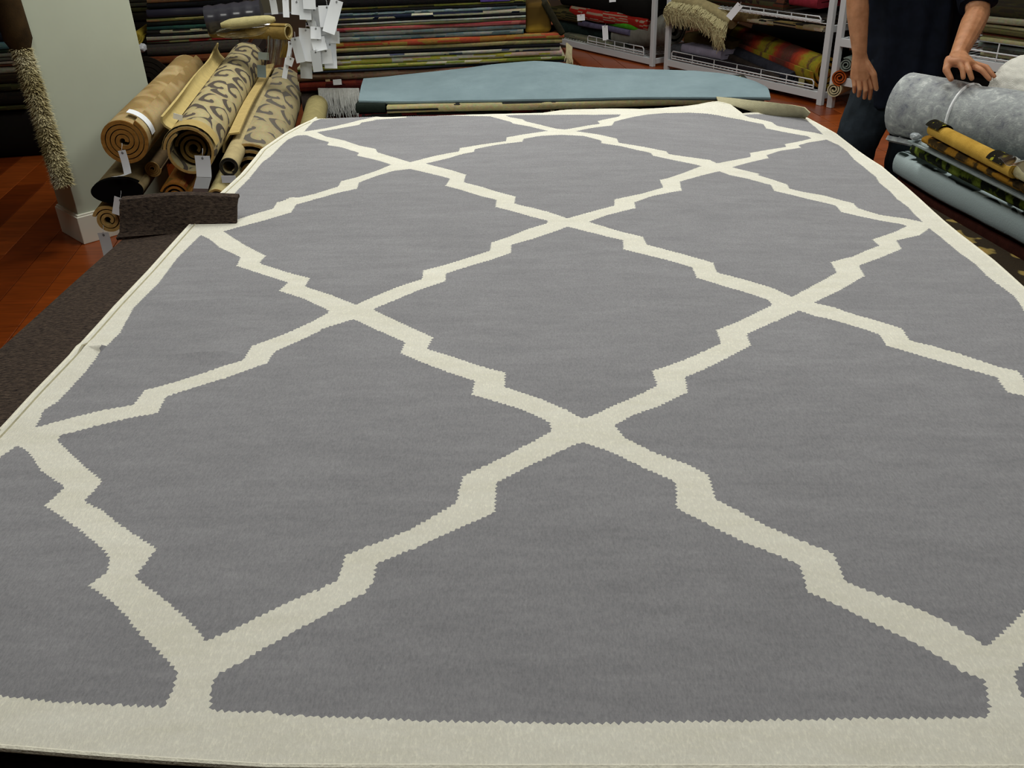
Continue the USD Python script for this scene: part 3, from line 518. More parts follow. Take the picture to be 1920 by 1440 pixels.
# ================================================================ stacks of folded rugs at the back
def stack(name_label_rows, p0, ref, xl, xr, depth, group, wob=.005, cat_='folded rug', normal=None, ex=None, rz=TH):
    nrm = EY if normal is None else normal; e = EX if ex is None else ex; out = []
    for row in name_label_rows:
        y0, y1, label, m = row[:4]; l_, r_ = (row[4], row[5]) if len(row) > 5 else (xl, xr)
        z1, z0 = at(ref, y0, plane=(p0, nrm))[2], at(ref, y1, plane=(p0, nrm))[2]
        a, b = at(l_, (y0 + y1) / 2, plane=(p0, nrm)), at(r_, (y0 + y1) / 2, plane=(p0, nrm))
        w = float(np.dot(b - a, e)); loc = np.array([a[0], a[1], z0])
        q = thing('folded_rug', label, cat_, loc, rz, group)
        part(q, 'weave', folded(w, depth, z1 - z0 - .0012, seed=len(out) + int(ref) % 17, wob=wob, nx=36, zseed=int(ref) % 23, x0=float(np.dot(a, e))), m)
        out.append((q, loc, w, z1 - z0))
    return out
BR0 = np.array([-.70, 4.70, 0]); TB = math.radians(4.5); BX, BY = np.array([math.cos(TB), math.sin(TB), 0]), np.array([-math.sin(TB), math.cos(TB), 0])
G1 = 'folded rugs in the tall stack at the back'
nb = [0]
def B(*cols, freq=7.0, plies=2.0):
    nb[0] += 1; return banded('fold_edge', cols, freq, nb[0], plies=plies)
rows = [(-62, -40, 'brown folded rug at the very top of the tall back stack', B('4a3a2a', '3a2d22')), (-40, -9, 'thick charcoal folded rug near the top of the tall back stack', B('2a2826', '332e2b')),
 (-9, 8, 'black folded rug with a purple patch at its right', B('1d1b1c', '241f1d', '151414')),
 (8, 13, 'thin dark rug with an olive yellow edge', B('5a5526', '3a3a22', '6b6a2e', '2a2a1c', freq=5)),
 (13, 18, 'thin black rug under the olive edged one', B('151515', '1d1c1b')),
 (18, 24, 'blue-grey and teal striped folded rug', B('7e8f94', '54666b', '8b999b', '3c4c52', '9aa3a2', freq=6)),
 (24, 32, 'cream folded rug broken by navy blocks', B('c6bf9f', 'bdb79b', 'b8ae86', '1c2233', 'cac6ad', '22283a', freq=8)),
 (32, 37, 'black folded rug below the cream and navy one', B('18171a', '222024')),
 (37, 41, 'thin pale grey folded rug', B('a7a8a0', '9a9c96', 'b2b2a8')),
 (41, 46, 'olive-brown folded rug above the red one', B('6f6a48', '5b5a42', '7d7350')),
 (46, 54, 'dusty red and pink folded rug', B('a0494a', '8a3e40', 'b0605a', '9a5a52', '7d6a54', freq=5)),
 (54, 63, 'mottled grey folded rug below the red one', B('73736d', '65665f', '86857d', '5b6a6c', freq=10)),
 (63, 72, 'grey-teal speckled folded rug', B('62706f', '7a7d76', '52605f', '4a6470', '898a80', freq=14), 575, 982),
 (72, 84, 'orange and red folded rug with yellow patches', B('9a6a30', 'a84a30', 'a0803c', '95562e', '9c7638', 'a84a34', '8a7444', freq=10), 570, 1058),
 (84, 92, 'tan olive folded rug under the orange one', B('8f8458', '9a8d60', '7f7650', freq=4), 570, 1054),
 (92, 98, 'black folded rug in the lower half of the tall stack', B('17161a', '1f1d20'), 570, 1050),
 (98, 105, 'pale grey folded rug with blue dashes', B('a9a795', 'b5b39f', '4f5568', 'a9a898', 'b2ad95', freq=12), 566, 1050),
 (105, 116, 'yellow, white and pink blocked folded rug', B('a8a640', 'bdb9a2', 'b89c8e', 'a8a248', 'bdbba8', 'c2bfac', freq=13), 562, 1054),
 (116, 124, 'lime green and cream folded rug', B('84893a', '969644', 'b5b296', '737f38', 'a4a158', 'b0ad92', freq=11), 556, 1060),
 (124, 128, 'thin navy folded rug', B('20242e', '2a2f3a'), 556, 1062),
 (128, 143, 'pinkish brown folded rug above the dark red one', B('8b6c58', '7c5a4a', '957a62', freq=4), 556, 1040),
 (143, 164, 'dark red folded rug with a fringe, at the foot of the stack', B('5a1f18', '4c1a16', '6b2a1c', '3b1512', freq=5), 560, 1020)]
BR = stack(rows, BR0, 800, 572, 986, .52, G1, normal=BY, ex=BX, rz=TB)
q, loc, w, t = BR[2]
part(q, 'purple_patch', place(rbox((.0, .0, 0), (.155, .012, .038), .004), (w * .86, .0, .018)), fabric('purple_wool', '4d3a78'), label='purple patch')
# the stack goes on down behind the pale blue rug
zb = BR[-1][1][2]; n = 4
for k in range(n):
    q = thing('folded_rug', ['thick brown folded rug on the floor under the tall stack', 'thick grey folded rug low in the tall stack', 'thick rust folded rug low in the tall stack', 'thick dark folded rug under the fringed red one'][k], 'folded rug', (BR[-1][1][0], BR[-1][1][1], zb * k / n), TB, G1)
    part(q, 'weave', folded(1.45, .52, zb / n - .002, 50 + k, .0015), fabric('low_rug', ['5d4c3a', '66645e', '6e3a28', '3a322e'][k]))
# fringe of the dark red rug
def fringe(parent, pts_top, drop, n, m, width=.004, seed=0, name='fringe', out=.02, label=None):
    rng = np.random.default_rng(seed); pts_top = np.asarray(pts_top, float); V, F = [], []; k0 = 0
    s = np.r_[0, np.cumsum(np.linalg.norm(np.diff(pts_top, axis=0), axis=1))]
    for i in range(n):
        u = s[-1] * (i + rng.uniform(0, 1)) / n; p = np.array([np.interp(u, s, pts_top[:, c]) for c in range(3)])
        L = drop * rng.uniform(.75, 1.05); sw = rng.normal(0, .10); st = [p + np.array([sw * L * f * f, -out * math.sin(1.4 * f), -L * f]) for f in (0, .33, .66, 1)]
        tb = tube(st, [width * .6, width * .5, width * .45, width * .2], 4, caps=False); V.append(tb.vertices); F.append(np.array(tb.faces) + k0); k0 += len(tb.vertices)
    return part(parent, name, trimesh.Trimesh(np.vstack(V), np.vstack(F), process=False), m, smooth=True, world=True, label=label, kind='stuff')
silver = fabric('fringe_yarn', 'c9cbc8', var=.15, scale=80, rough=.6, spec=.4)
q = BR[-1][0]
fr = [at(px, 165, plane=(BR0 - BY * .015, BY)) for px in (596, 622, 648, 672)]
fringe(q, fr, .155, 120, silver, .006, 4, label='long silvery fringe')
for px0, px1, m_, lab in ((610, 619, fabric('beige_label', 'b09a76'), 'beige woven label'), (624, 641, tag_paper, 'white paper label')):
    a, b = at(px0, 150, plane=(BR0 - BY * .02, BY)), at(px1, 158 if px0 > 620 else 152, plane=(BR0 - BY * .02, BY)); c = (a + b) / 2
    part(q, 'sewn_label', bx(c, (abs(b[0] - a[0]), .004, abs(b[2] - a[2]) + .004), TB), m_, smooth=False, world=True, label=lab)
# pale fringe tufts hanging at the right end of the lower stack
cream_y = fabric('cream_yarn', 'c4b894', var=.15)
for row, (xa, ya), drp in ((13, (1062, 80), .10), (17, (1063, 104), .075)):
    fringe(BR[row][0], [at(xa, ya, plane=(BR0 - BY * .012, BY)), at(xa + 10, ya + 8, plane=(BR0 - BY * .0, BY))], drp, 34, cream_y, .008, row, out=.01, label='cream fringe at the corner')
# gold-brown rug folded upright on top of the lower stack, right end
a, b = at(984, 66, plane=(BR0, BY)), at(1034, 4, plane=(BR0, BY)); wq, hq = float(np.dot(b - a, BX)), b[2] - a[2]
q = thing('folded_rug', 'gold-brown folded rug standing on the right end of the orange rug', 'folded rug', a, TB, G1)
part(q, 'weave', rbox((wq / 2, .2, hq / 2), (wq, .38, hq - .004), .025), mat('gold_brown', {'t': ('texture_coordinate', {}), 's': ('separate_xyz', {}), 'n': ('noise_texture', {'scale': 8.0}), 'm': ('math', {'math_type': 'multiply_add', 'value2': .09}), 'r': ('rgb_ramp', {'ramp': [(0, lin('a8862a')), (.05, lin('9a7a28')), (.09, lin('5a4318')), (.14, lin('453312')), (1, lin('453416'))]}), 'p': ('principled_bsdf', {'roughness': .95, 'specular_ior_level': .1})},
     [('t.object', 's.vector'), ('t.object', 'n.vector'), ('n.fac', 'm.value1'), ('s.z', 'm.value3'), ('m.value', 'r.fac'), ('r.color', 'p.base_color')]))
pa, pb = at(1020, 4, plane=(BR0 - BY * .01, BY)), at(1056, 66, plane=(BR0 - BY * .01, BY)); d = pb - pa; L = np.linalg.norm(d)
q = thing('folded_rug', 'narrow black rug edge leaning against the gold-brown rug', 'folded rug', (pa + pb) / 2, TB, G1)
bm = rbox((0, .15, 0), (.035, .3, L), .012); bm.apply_transform(trimesh.transformations.rotation_matrix(-math.atan2(np.dot(d, BX), -d[2]), [0, 1, 0])); part(q, 'weave', bm, fabric('black_olive', '221f14', var=.4))
# ---- left back stack
BL0 = np.array([-2.1, 5.25, 0]); G2 = 'folded rugs in the dark stack behind the rolls'
rows = [(-40, -4, 'thick black folded rug topping the dark stack behind the rolls', B('1a1917', '211e1b')), (-4, 3, 'brown edged folded rug high in the dark stack', B('6a4a30', '54402c', '3a2f24', freq=4)),
 (3, 13, 'black folded rug above the plastic covered one', B('0f1012', '15161a')), (14, 31, 'black rug in glossy plastic with violet sheen', plain('dark_plastic', '23222e', .22)),
 (32, 38, 'thin mustard edged folded rug', B('77703e', '8a8250', '5a5a34', '8b6f4a', freq=8)), (38, 46, 'black folded rug over the green one', B('141714', '1a1f1c')),
 (46, 54, 'bottle green folded rug', B('27483e', '23403c', '2f5046', freq=4)), (54, 61, 'cream and black flecked folded rug', B('a39c7c', '8f8a70', '24231f', '9a957c', freq=9)),
 (61, 65, 'thin black rug between two pale ones', B('16171a', '1c2420')), (65, 73, 'pale grey-beige folded rug', B('98937c', 'a29d86', '8d897a', freq=5)),
 (73, 79, 'red and yellow blocked folded rug', B('8a2f2a', '8a2f2a', '7a7a4e', '4a4a3a', '5a5448', freq=6)), (79, 103, 'thick grey-brown folded rug', B('3f3a34', '37332f', '46403a', freq=3)),
 (103, 118, 'rust brown folded rug at the bottom, behind the tan roll', B('6b3a1e', '5d2f1a', '74452a', freq=4))]
BL = stack(rows, BL0, 340, 274, 450, .9, G2, wob=.006)
zb = BL[-1][1][2]
for k in range(4):
    q = thing('folded_rug', ['thick brown folded rug on the floor under the dark stack', 'thick olive folded rug low in the dark stack', 'thick maroon folded rug low in the dark stack', 'thick black-brown folded rug under the rust one'][k], 'folded rug', (BL[-1][1][0], BL[-1][1][1], zb * k / 4), TH, G2)
    part(q, 'weave', folded(.60, .9, zb / 4 - .002, 60 + k, .0015), fabric('low_rug', ['4d3c2a', '56543e', '4e2a20', '2a221e'][k]))
# ---- still further left, behind the pillar's right edge
FB0 = np.array([-3.1, 6.1, 0]); G3 = 'folded rugs stacked behind the pillar'
rows = [(-50, -4, 'thick black folded rug on top of the stack behind the pillar', B('1a1815', '15130f')), (-4, 4, 'brown folded rug in the stack behind the pillar', B('33302a', '3c3a30')), (4, 12, 'grey-olive folded rug in the stack behind the pillar', B('4b4a3e', '55543f')),
 (13, 22, 'olive green folded rug in the stack behind the pillar', B('3b3c24', '474629')), (23, 40, 'dark brown folded rug in the stack behind the pillar', B('231f18', '2b261d')), (40, 62, 'black-brown folded rug in the stack behind the pillar', B('1a1714', '221d18')), (62, 100, 'thick dark folded rug in the stack behind the pillar', B('28231c', '1e1a16')), (100, 140, 'thick dark umber folded rug in the stack behind the pillar', B('2c241a', '221c15'))]
FB = stack(rows, FB0, 262, 180, 277, .9, G3)
zb = FB[-1][1][2]
q = thing('folded_rug', 'thick umber folded rug on the floor behind the pillar', 'folded rug', (FB[-1][1][0], FB[-1][1][1], 0), TH, G3); part(q, 'weave', folded(1.0, .9, zb - .003, 70, .001), fabric('low_rug', '33291e'))
p = at(262, 71, plane=(BL0 - EY * .0, EY)); q = thing('rug_roll', 'mustard yellow rolled rug end between the pillar and the dark stack', 'rolled rug', p - EX * .02, TH)
part(q, 'pile', spiral_roll(.040, .8, 2.5, .012, .95, 3), fabric('mustard', '94822f', var=.2))
p = at(267, 90, plane=(BL0, EY)); q = thing('plastic_bag', 'crumpled white plastic below the mustard roll', 'plastic bag', p, TH)
ic = trimesh.creation.icosphere(3, .026); ic.vertices *= 1 + .5 * (meshkit.fbm(ic.vertices * 60, 3, 5) - .5)[:, None]; part(q, 'film', ic, plain('white_plastic', 'b9bcc2', .3))
q2 = roll_thing('dark brown roll carrying the mustard roll and the white plastic', p - UP * .18 + EX * .0, .8, .14, fabric('umber_roll', '2b241c', var=.2), seed=31, t=.04, backing=fabric('umber_end', '1f1a15', var=.2))
# ---- far left, seen past the shag rug
FL0 = np.array([-3.55, 5.4, 0]); G4 = 'folded rugs stacked at the far left'
rows = [(-60, -6, 'thick dark folded rug at the far left, topmost', B('221e18', '191613')), (-6, 20, 'dark umber folded rug, second from the top at the far left', B('2a2418', '201c14')), (20, 44, 'dark brown folded rug, third from the top at the far left', B('2c2114', '35281a')), (44, 60, 'dark grey folded rug at the far left above the black one', B('3a3a34', '33322c')), (60, 79, 'black and navy folded rug above the teal one at the far left', B('15161a', '1b1f2a', '22261f', freq=10)),
 (79, 94, 'teal blue folded rug at the far left', B('4d7076', '56777a', '45686e', '5e7f80', freq=5)), (94, 100, 'thin bottle green rug at the far left', B('1d2a20', '243226')), (100, 108, 'mid grey folded rug at the far left', B('77786a', '6a6b60')), (108, 116, 'dark grey folded rug below the mid grey one at the far left', B('4a4a44', '57564c')), (116, 121, 'thin pinkish grey rug at the far left', B('8a8074', '94887a')), (121, 125, 'thin red-brown rug at the far left', B('4e2a1c', '5a3422')), (125, 139, 'cream grey folded rug at the far left', B('8e8f7c', '9a9a86', '85856f', freq=4)), (139, 158, 'dark brown folded rug below the cream one at the far left', B('33291c', '2a2118')), (158, 172, 'olive edged dark folded rug at the far left', B('2a2818', '3d3d22')), (172, 200, 'black-brown folded rug at the far left, second lowest', B('1c1814', '231d17')), (200, 208, 'thin yellow-olive edged rug at the far left, lowest', B('4a4a22', '3a381e'))]
FL = stack(rows, FL0, 10, -160, 46, .8, G4)
zb = FL[-1][1][2]
q = thing('folded_rug', 'thick black folded rug on the floor at the far left', 'folded rug', (FL[-1][1][0], FL[-1][1][1], 0), TH, G4); part(q, 'weave', folded(.85, .8, max(.03, zb - .003), 80, .001), fabric('low_rug', '14110e'))
# ================================================================ plastic-wrapped rolls between the two stacks
PB0 = BR0 + EY * -.10
film = mat('clear_film', {'a': ('transparent_bsdf', {'color': (.86, .86, .84)}), 'g': ('glossy_bsdf', {'color': (.9, .9, .9), 'roughness': .12}), 'f': ('layer_weight', {'blend': .35}), 'm': ('mix_closure', {})}, [('f.facing', 'm.fac'), ('a.BSDF', 'm.closure1'), ('g.BSDF', 'm.closure2')], surface='m.closure')
a, b = at(388, 38, plane=(PB0, EY)), at(492, 26, plane=(PB0, EY)); d = b - a
q = thing('rug_roll', 'rug roll wrapped in shiny black plastic behind the scrolled roll', 'rolled rug', a, 0); ax = [a + d * t for t in np.linspace(0, 1, 14)]
rr = .066 * (1 + .05 * np.sin(np.arange(14) * 2.1)); part(q, 'plastic_wrap', tube(ax, rr, 22), plain('black_plastic', '33333a', .2), world=True)
a, b = at(416, 47, plane=(PB0 - EY * .07, EY)), at(514, 36, plane=(PB0 - EY * .07, EY)); d = b - a
q = thing('rug_roll', 'slim cream roll lying across the plastic-wrapped one', 'rolled rug', a, 0)
part(q, 'pile', tube([a + d * t for t in np.linspace(-.02, 1.02, 12)], [.010, .018, .024, .025, .025, .026, .025, .025, .024, .023, .020, .010], 16), fabric('cream_roll', 'b3aa7c', var=.12), world=True)
part(q, 'plastic_sleeve', tube([a + d * t - UP * .035 - EY * .004 for t in np.linspace(-.12, 1.0, 10)], [.012, .025, .03, .032, .032, .032, .032, .03, .028, .02], 14), film, world=True)
p = at(540, 60, plane=(PB0 - EY * .12, EY)); q = roll_thing('short tan roll with its round open end facing the tags', p, .45, .040, fabric('tan_dark', '8a7442', var=.2), rz=TH + math.radians(62), turns=1.6, t=.006, core=.72, backing=fabric('tan_rim', 'b0a070'), seed=44)
for k, (xa, xb, ya, yb) in enumerate(((500, 516, 52, 128), (514, 530, 50, 122), (526, 538, 70, 108))):
    g = []
    for px in np.linspace(xa, xb, 7): g.append([at(px + 2 * math.sin(4 * v), ya + (yb - ya) * v, plane=(PB0 - EY * (.10 + .008 * math.sin(px * .5 + 2 * v)), EY)) for v in np.linspace(0, 1, 9)])
    w_ = thing('plastic_sleeve', ['clear plastic strip hanging down beside the scrolled roll', 'wrinkled clear plastic hanging below the tan open roll', 'short brown-tinted plastic end under the tan open roll'][k], 'plastic wrap', g[0][0], 0)
    part(w_, 'film', sheet(np.array(g), .0015), film if k < 2 else plain('amber_plastic', '7d6428', .3), world=True)
for k, (px, py, w_, h_, lb) in enumerate(((494, 104, .055, .036, 'pale blue-grey card behind the scrolled roll, upper one'), (490, 128, .045, .06, 'grey-teal card behind the scrolled roll, lower one'))):
    price_tag(lb, at(px, py - 6, plane=(PB0 - EY * .02, EY)), w_, h_, roll=-.1, string=0, hole=False, m=plain('card_blue', ('a9b8bb', '82949a')[k], .6))
# ================================================================ the bunch of hanging tags
G5 = 'bunch of paper tags hanging at the back stacks'
TG = [(556, 0, 15, 24, -8, 0), (571, -4, 17, 35, -6, 1), (510, -6, 10, 28, 4, 1), (535, -6, 9, 33, -6, 0), (579, -12, 18, 25, -5, 0), (588, 14, 18, 34, 4, 1), (612, 10, 24, 35, -2, 0), (632, 0, 18, 56, -22, 0), (581, 35, 11, 16, 18, 1), (592, 50, 15, 20, -8, 0), (618, 58, 28, 20, -4, 0), (611, 44, 18, 18, 3, 1),
      (624, 41, 12, 15, -10, 0), (573, 53, 20, 54, -6, 0), (595, 70, 20, 22, 6, 0), (618, 80, 18, 42, -4, 0), (610, 92, 16, 24, 3, 0), (591, 94, 14, 36, 0, 1), (573, 109, 17, 34, -5, 1), (552, 70, 13, 42, 8, 1), (545, 78, 7, 62, -20, 0), (546, 107, 10, 15, -25, 0)]
TL = ['small tag at the upper left of the tag bunch', 'grey tag at the top of the tag bunch', 'bluish tag hanging furthest left, apart from the bunch', 'narrow tag hanging alone above the tan open roll', 'topmost tag of the bunch, cut by the picture edge', 'grey tag edge seen under the bright top tags', 'bright broad tag near the top of the bunch', 'long tag swung out to the right at the top of the bunch', 'small slanted grey tag at the middle left of the bunch', 'white tag in the middle of the bunch', 'wide crosswise tag at the right of the bunch', 'grey tag half hidden under the bright broad one', 'small tag under the long swung out tag', 'long bright tag at the left of the bunch', 'square tag below the middle of the bunch', 'bright tag hanging lowest at the right of the bunch', 'short tag overlapping the lowest right one', 'grey tag at the lower middle of the bunch', 'grey tag hanging lowest of the bunch', 'grey tag at the lower left of the bunch', 'thin tag seen edge on, slanting at the lower left', 'tiny tag beside the thin slanting one']
for k, ((cx, ty, w_, h_, rot, sh), lb) in enumerate(zip(TG, TL)):
    pl = (BR0 - EY * (.075 + .012 * ((k * 7) % 5)), EY); top = at(cx, ty, plane=pl); s = scale_at(top)
    price_tag(lb, top, w_ * 1.3 / s, h_ * 1.08 / s, roll=math.radians(-rot) * -1, yaw=TH + .2 * math.sin(k * 2.3), bend=.25 + .2 * math.sin(k), group=G5, m=tag_grey if sh else tag_paper, string=.03, hole=True)
# ================================================================ pale blue rug on the low stack behind the trellis rug
blue_m = fabric('pale_blue', '70838a', var=.06, scale=5, weave=200, bump=.25, color2='7b8e95')
ftop = [(672, 187), (760, 189), (860, 187), (960, 185), (1060, 183), (1160, 181), (1260, 180), (1360, 180), (1445, 181)]
btop = [(681, 148), (722, 145), (780, 138), (850, 130), (920, 121), (1000, 114), (1050, 117), (1092, 124), (1150, 129), (1230, 130), (1300, 132), (1360, 138), (1410, 150), (1437, 163)]
fx = np.linspace(0, 1, 34)
def along(pts, f): p = np.array(pts, float); s = np.r_[0, np.cumsum(np.hypot(*np.diff(p, axis=0).T))]; return np.array([np.interp(f * s[-1], s, p[:, 0]), np.interp(f * s[-1], s, p[:, 1])])
g = []
for f in fx:
    a = at(*along(ftop, f), y=4.03 - .06 * f); yb = 4.56 - .34 * ss(.72, 1.0, f); b = at(*along(btop, f), y=yb)
    row = [[a[0], a[1] + .016, a[2] - .022], [a[0], a[1] + .003, a[2] - .019], [a[0], a[1] - .002, a[2] - .011], [a[0], a[1] - .001, a[2] - .004]]
    for t in np.linspace(0, 1, 12): p = a + (b - a) * t; row.append([p[0], p[1] + .008, p[2] + .012 * math.sin(math.pi * t) * (1 - .5 * t)])
    row.append([b[0], b[1] + .03, b[2] - .012]); row.append([b[0], b[1] + .045, b[2] - .05]); g.append(row)
g = np.array(g); g[..., 2] += (meshkit.fbm(g.reshape(-1, 3) * 3.2, 3, 12).reshape(g.shape[:2]) - .5) * .010
bl = thing('folded_rug', 'pale blue plain rug humped over the low stack behind the trellis rug', 'folded rug', (0, 4.3, .55))
part(bl, 'weave', sheet(g, .010), blue_m, world=True)
G6 = 'rugs in the low stack under the pale blue one'
f0 = at(672, 196, y=4.03)[2]
def slab(label, x0, x1, y0, zb, zt, m, d=.5, rz=0.0, wob=.003, seed=1):
    q = thing('folded_rug', label, 'folded rug', (x0, y0, zb), rz, G6); part(q, 'weave', folded(x1 - x0, d, zt - zb, seed, wob, nx=34), m); return q
lb = slab('cream folded rug with dark blocks directly under the pale blue one', -.82, .93, 3.985, f0 - .036, f0 - .002, B('b9ad80', 'bdb288', 'b3a878', 'b0a67c', '2c2c28', 'b9ae86', freq=4.2), wob=.006, seed=3)
slab('black folded rug with red flecks under the cream blocked one', -.96, .95, 4.0, f0 - .08, f0 - .038, B('1a1c1b', '202322', '16191a', '1c1c1c', '5a1c1e', '191b1a', freq=8), seed=4)
slab('black-green folded rug edge at the left end of the low stack', -.97, -.83, 4.0, f0 - .036, f0 + .006, fabric('black_green', '1a211d'), d=.12, seed=5)
zz = f0 - .082
for k, c in enumerate(('4a3b2e', '5f5a50', '38302c', '6a5a42')):
    slab(['thick brown folded rug, lowest of the low stack', 'thick grey folded rug, second in the low stack', 'thick dark folded rug, third in the low stack', 'thick tan folded rug, fourth in the low stack'][k], -.95, .94, 4.02, zz * k / 4, zz * (k + 1) / 4 - .002, fabric('low_rug', c), wob=.0015, seed=8 + k)
q = lb
for px in (1036, 1052):
    fringe(q, [at(px - 4, 200, y=4.0), at(px + 4, 200, y=4.0)], .022, 6, cream_y, .006, px, name='fringe_tuft', out=.008)
# ================================================================ white steel racks
rack_white = plain('rack_white', 'c3c8cc', .35, spec=.5)
R1, R2 = at(1537, 197, z=0), at(1250, 131, z=0)
RX = (R1 - R2) / np.linalg.norm(R1 - R2); RN = np.array([-RX[1], RX[0], 0])          # along the rack's front, and into the rack
RZ = math.atan2(RX[1], RX[0])
def rat(px, py, off=0.0): return at(px, py, plane=(R1 + RN * off, RN))
def ru(p): return float(np.dot(p - R1, RX))
def rack(label, u0, u1, posts, shelves, depth=.75, height=2.3):
    """u0..u1 along the front (0 at the nearest post of the first rack); shelves: heights; parts are posts, beams and wire decks"""
    q = thing('steel_rack', label, 'rack', R1, RZ)
    for u in posts:
        for d in (0, depth): part(q, 'post', rbox((u, d, height / 2), (.045, .035, height), .004), rack_white)
    for (zs, rail, ra, rb, beam) in shelves:
        if beam: part(q, 'beam', rbox(((u0 + u1) / 2, 0, zs - .03), (u1 - u0, .028, .055), .004), rack_white)
        for u in (u0, u1): part(q, 'side_beam', rbox((u, depth / 2, zs - .03), (.025, depth, .045), .004), rack_white)
        wires = []
        for k in range(int((u1 - u0 - .1) / .045)): u = u0 + .05 + k * .045; wires.append(tube([[u, .02, zs + .002], [u, depth - .02, zs + .002]], .003, 5))
        for d in np.linspace(.03, depth - .03, 4): wires.append(tube([[u0 + .03, d, zs - .004], [u1 - .03, d, zs - .004]], .004, 5))
        part(q, 'wire_deck', cat(*wires), rack_white, kind='stuff')
        if rail:
            for hz in (rail, rail * .45, .012):
                if hz == rail: pts = [[ra, -.012, zs + .01], [ra, -.012, zs + hz - .015], [ra + .015, -.012, zs + hz], [rb - .015, -.012, zs + hz], [rb, -.012, zs + hz - .015], [rb, -.012, zs + .01]]
                else: pts = [[ra, -.012, zs + hz], [rb, -.012, zs + hz]]
                part(q, 'rail_wire', tube(pts, .0055, 6), rack_white)
            for u in np.linspace(ra, rb, 7)[1:-1]: part(q, 'upright_wire', tube([[u, -.012, zs], [u, -.012, zs + rail]], .0045, 6), rack_white)
    return q
uA, uB = ru(R2), 0.0
zL = (rat(1532, 176)[2] + rat(1262, 121)[2]) / 2 + .03; zU = (rat(1540, 44)[2])
ra1, rb1 = ru(rat(1262, 96)), ru(rat(1527, 162))
rack('white steel rack with wire decks, holding the red and yellow striped roll', uA, uB, (uA, uB), [(zL, rat(1525, 149)[2] - zL, ra1, rb1, True), (zU, rat(1541, 31)[2] - zU, ru(rat(1384, 30)), ru(rat(1541, 40)), False)])
u2 = ru(rat(1223, 124)); u3 = u2 - 1.9
zL2 = rat(1212, 113)[2] + .03
rack('white steel rack behind the tall back stack, holding the red and green rugs', u3, u2, (u3, u2), [(zL2, rat(1208, 88)[2] - zL2, ru(rat(1104, 80)), ru(rat(1209, 95)), True), (zL2 + 1.1, 0, 0, 0, True)])
u4 = ru(rat(1556, 206)); u5 = u4 + 2.3
zL4 = rat(1850, 112, .0)[2]
rack('white steel rack behind the person, stacked with beige rugs', u4, u5, (u4, u5), [(.22, 0, 0, 0, True), (zL4, .10, u4 + .1, u5 - .1, True), (zL4 + .75, .08, u4 + .1, u5 - .1, True)])
# things on the racks
G7, G8, G9 = 'rugs on the rack with the striped roll', 'rugs on the rack with the red rug', 'beige rugs on the rack behind the person'
def rroll(label, pa, pb, offa, offb, r, m, group, n=16, flat=1.0, name='rug_roll', cat_='rolled rug', coil=True):
    a, b = rat(*pa, offa), rat(*pb, offb); d = b - a; L = float(np.linalg.norm(d[:2])); q = thing(name, label, cat_, a, math.atan2(d[1], d[0]) - math.pi / 2, group)
    body = spiral_roll(r, L, 2.6, r * .16, flat, len(label)); sl = d[2] / L; body.vertices[:, 2] += body.vertices[:, 1] * sl
    part(q, 'pile', body, m); return q
stripe = mat('ethnic_stripe', {'t': ('texture_coordinate', {}), 's': ('separate_xyz', {}), 'n': ('noise_texture', {'scale': 26.0, 'detail': 3.0}), 'm': ('math', {'math_type': 'multiply_add', 'value2': .10}), 'w': ('math', {'math_type': 'wrap', 'value2': .62, 'value3': 0.0}), 'd': ('math', {'math_type': 'divide', 'value2': .62}),
    'r': ('rgb_ramp', {'ramp': [(0, lin('6a3a34')), (.10, lin('b84430')), (.20, lin('bf6034')), (.27, lin('b5a836')), (.38, lin('ac9a36')), (.43, lin('6b4a3a')), (.48, lin('a8a030')), (.58, lin('9e8e2a')), (.66, lin('b0452e')), (.76, lin('8a3a34')), (.82, lin('6b4438')), (1, lin('6b4038'))]}),
    'v': ('mix', {'mix_type': 'multiply', 'fac': .6}), 'n1': ('noise_texture', {'scale': 70.0}), 'p': ('principled_bsdf', {'roughness': .95, 'specular_ior_level': .1})},
    [('t.object', 's.vector'), ('t.object', 'n.vector'), ('t.object', 'n1.vector'), ('n.fac', 'm.value1'), ('s.y', 'm.value3'), ('m.value', 'w.value1'), ('w.value', 'd.value1'), ('d.value', 'r.fac'), ('r.color', 'v.color1'), ('n1.color', 'v.color2'), ('v.color', 'p.base_color')])
rroll('roll with red, orange and yellow woven stripes on the white rack', (1362, 62), (1550, 135), .55, .10, .125, stripe, G7)
rroll('dark navy roll lying below the striped roll', (1345, 84), (1488, 148), .38, .05, .055, fabric('navy_roll', '2a2b33', var=.3, scale=20), G7)
rroll('dark brown roll lying in front of the navy one', (1330, 92), (1462, 152), .30, .03, .045, fabric('umber', '2e2723', var=.35, scale=20), G7)
def rfold(label, px0, px1, py0, py1, off, m, group, depth=.45, wob=.008, yaw=0.0, seed=1, nx=24):
    """folded rug whose front edge spans px0..px1 and stands py0 (top) .. py1 (bottom) at px0"""
    a, b = rat(px0, py1, off), rat(px1, py1, off); z1, z0 = rat(px0, py0, off)[2], rat(px0, py1, off)[2]; w = ru(b) - ru(a)
    q = thing('folded_rug', label, 'folded rug', a, RZ + yaw, group); part(q, 'weave', folded(w, depth, max(.012, z1 - z0), seed, wob, nx), m); return q
rfold('lavender grey folded rug on the lower deck of the rack', 1276, 1352, 82, 99, .10, fabric('lavender', '8d8798', var=.15, scale=8, color2='a09aae'), G7, seed=2, wob=.014)
rfold('olive brown folded rug behind the lavender one', 1282, 1372, 61, 84, .22, fabric('olive_brown', '55482c', var=.35, scale=9), G7, seed=3, wob=.02)
rfold('black folded rug with a row of cream flecks on the lower deck', 1268, 1440, 99, 112, .05, B('241f22', '2a2327', '1f1c1f', '6b6258', '272126', freq=5), G7, seed=4, wob=.006)
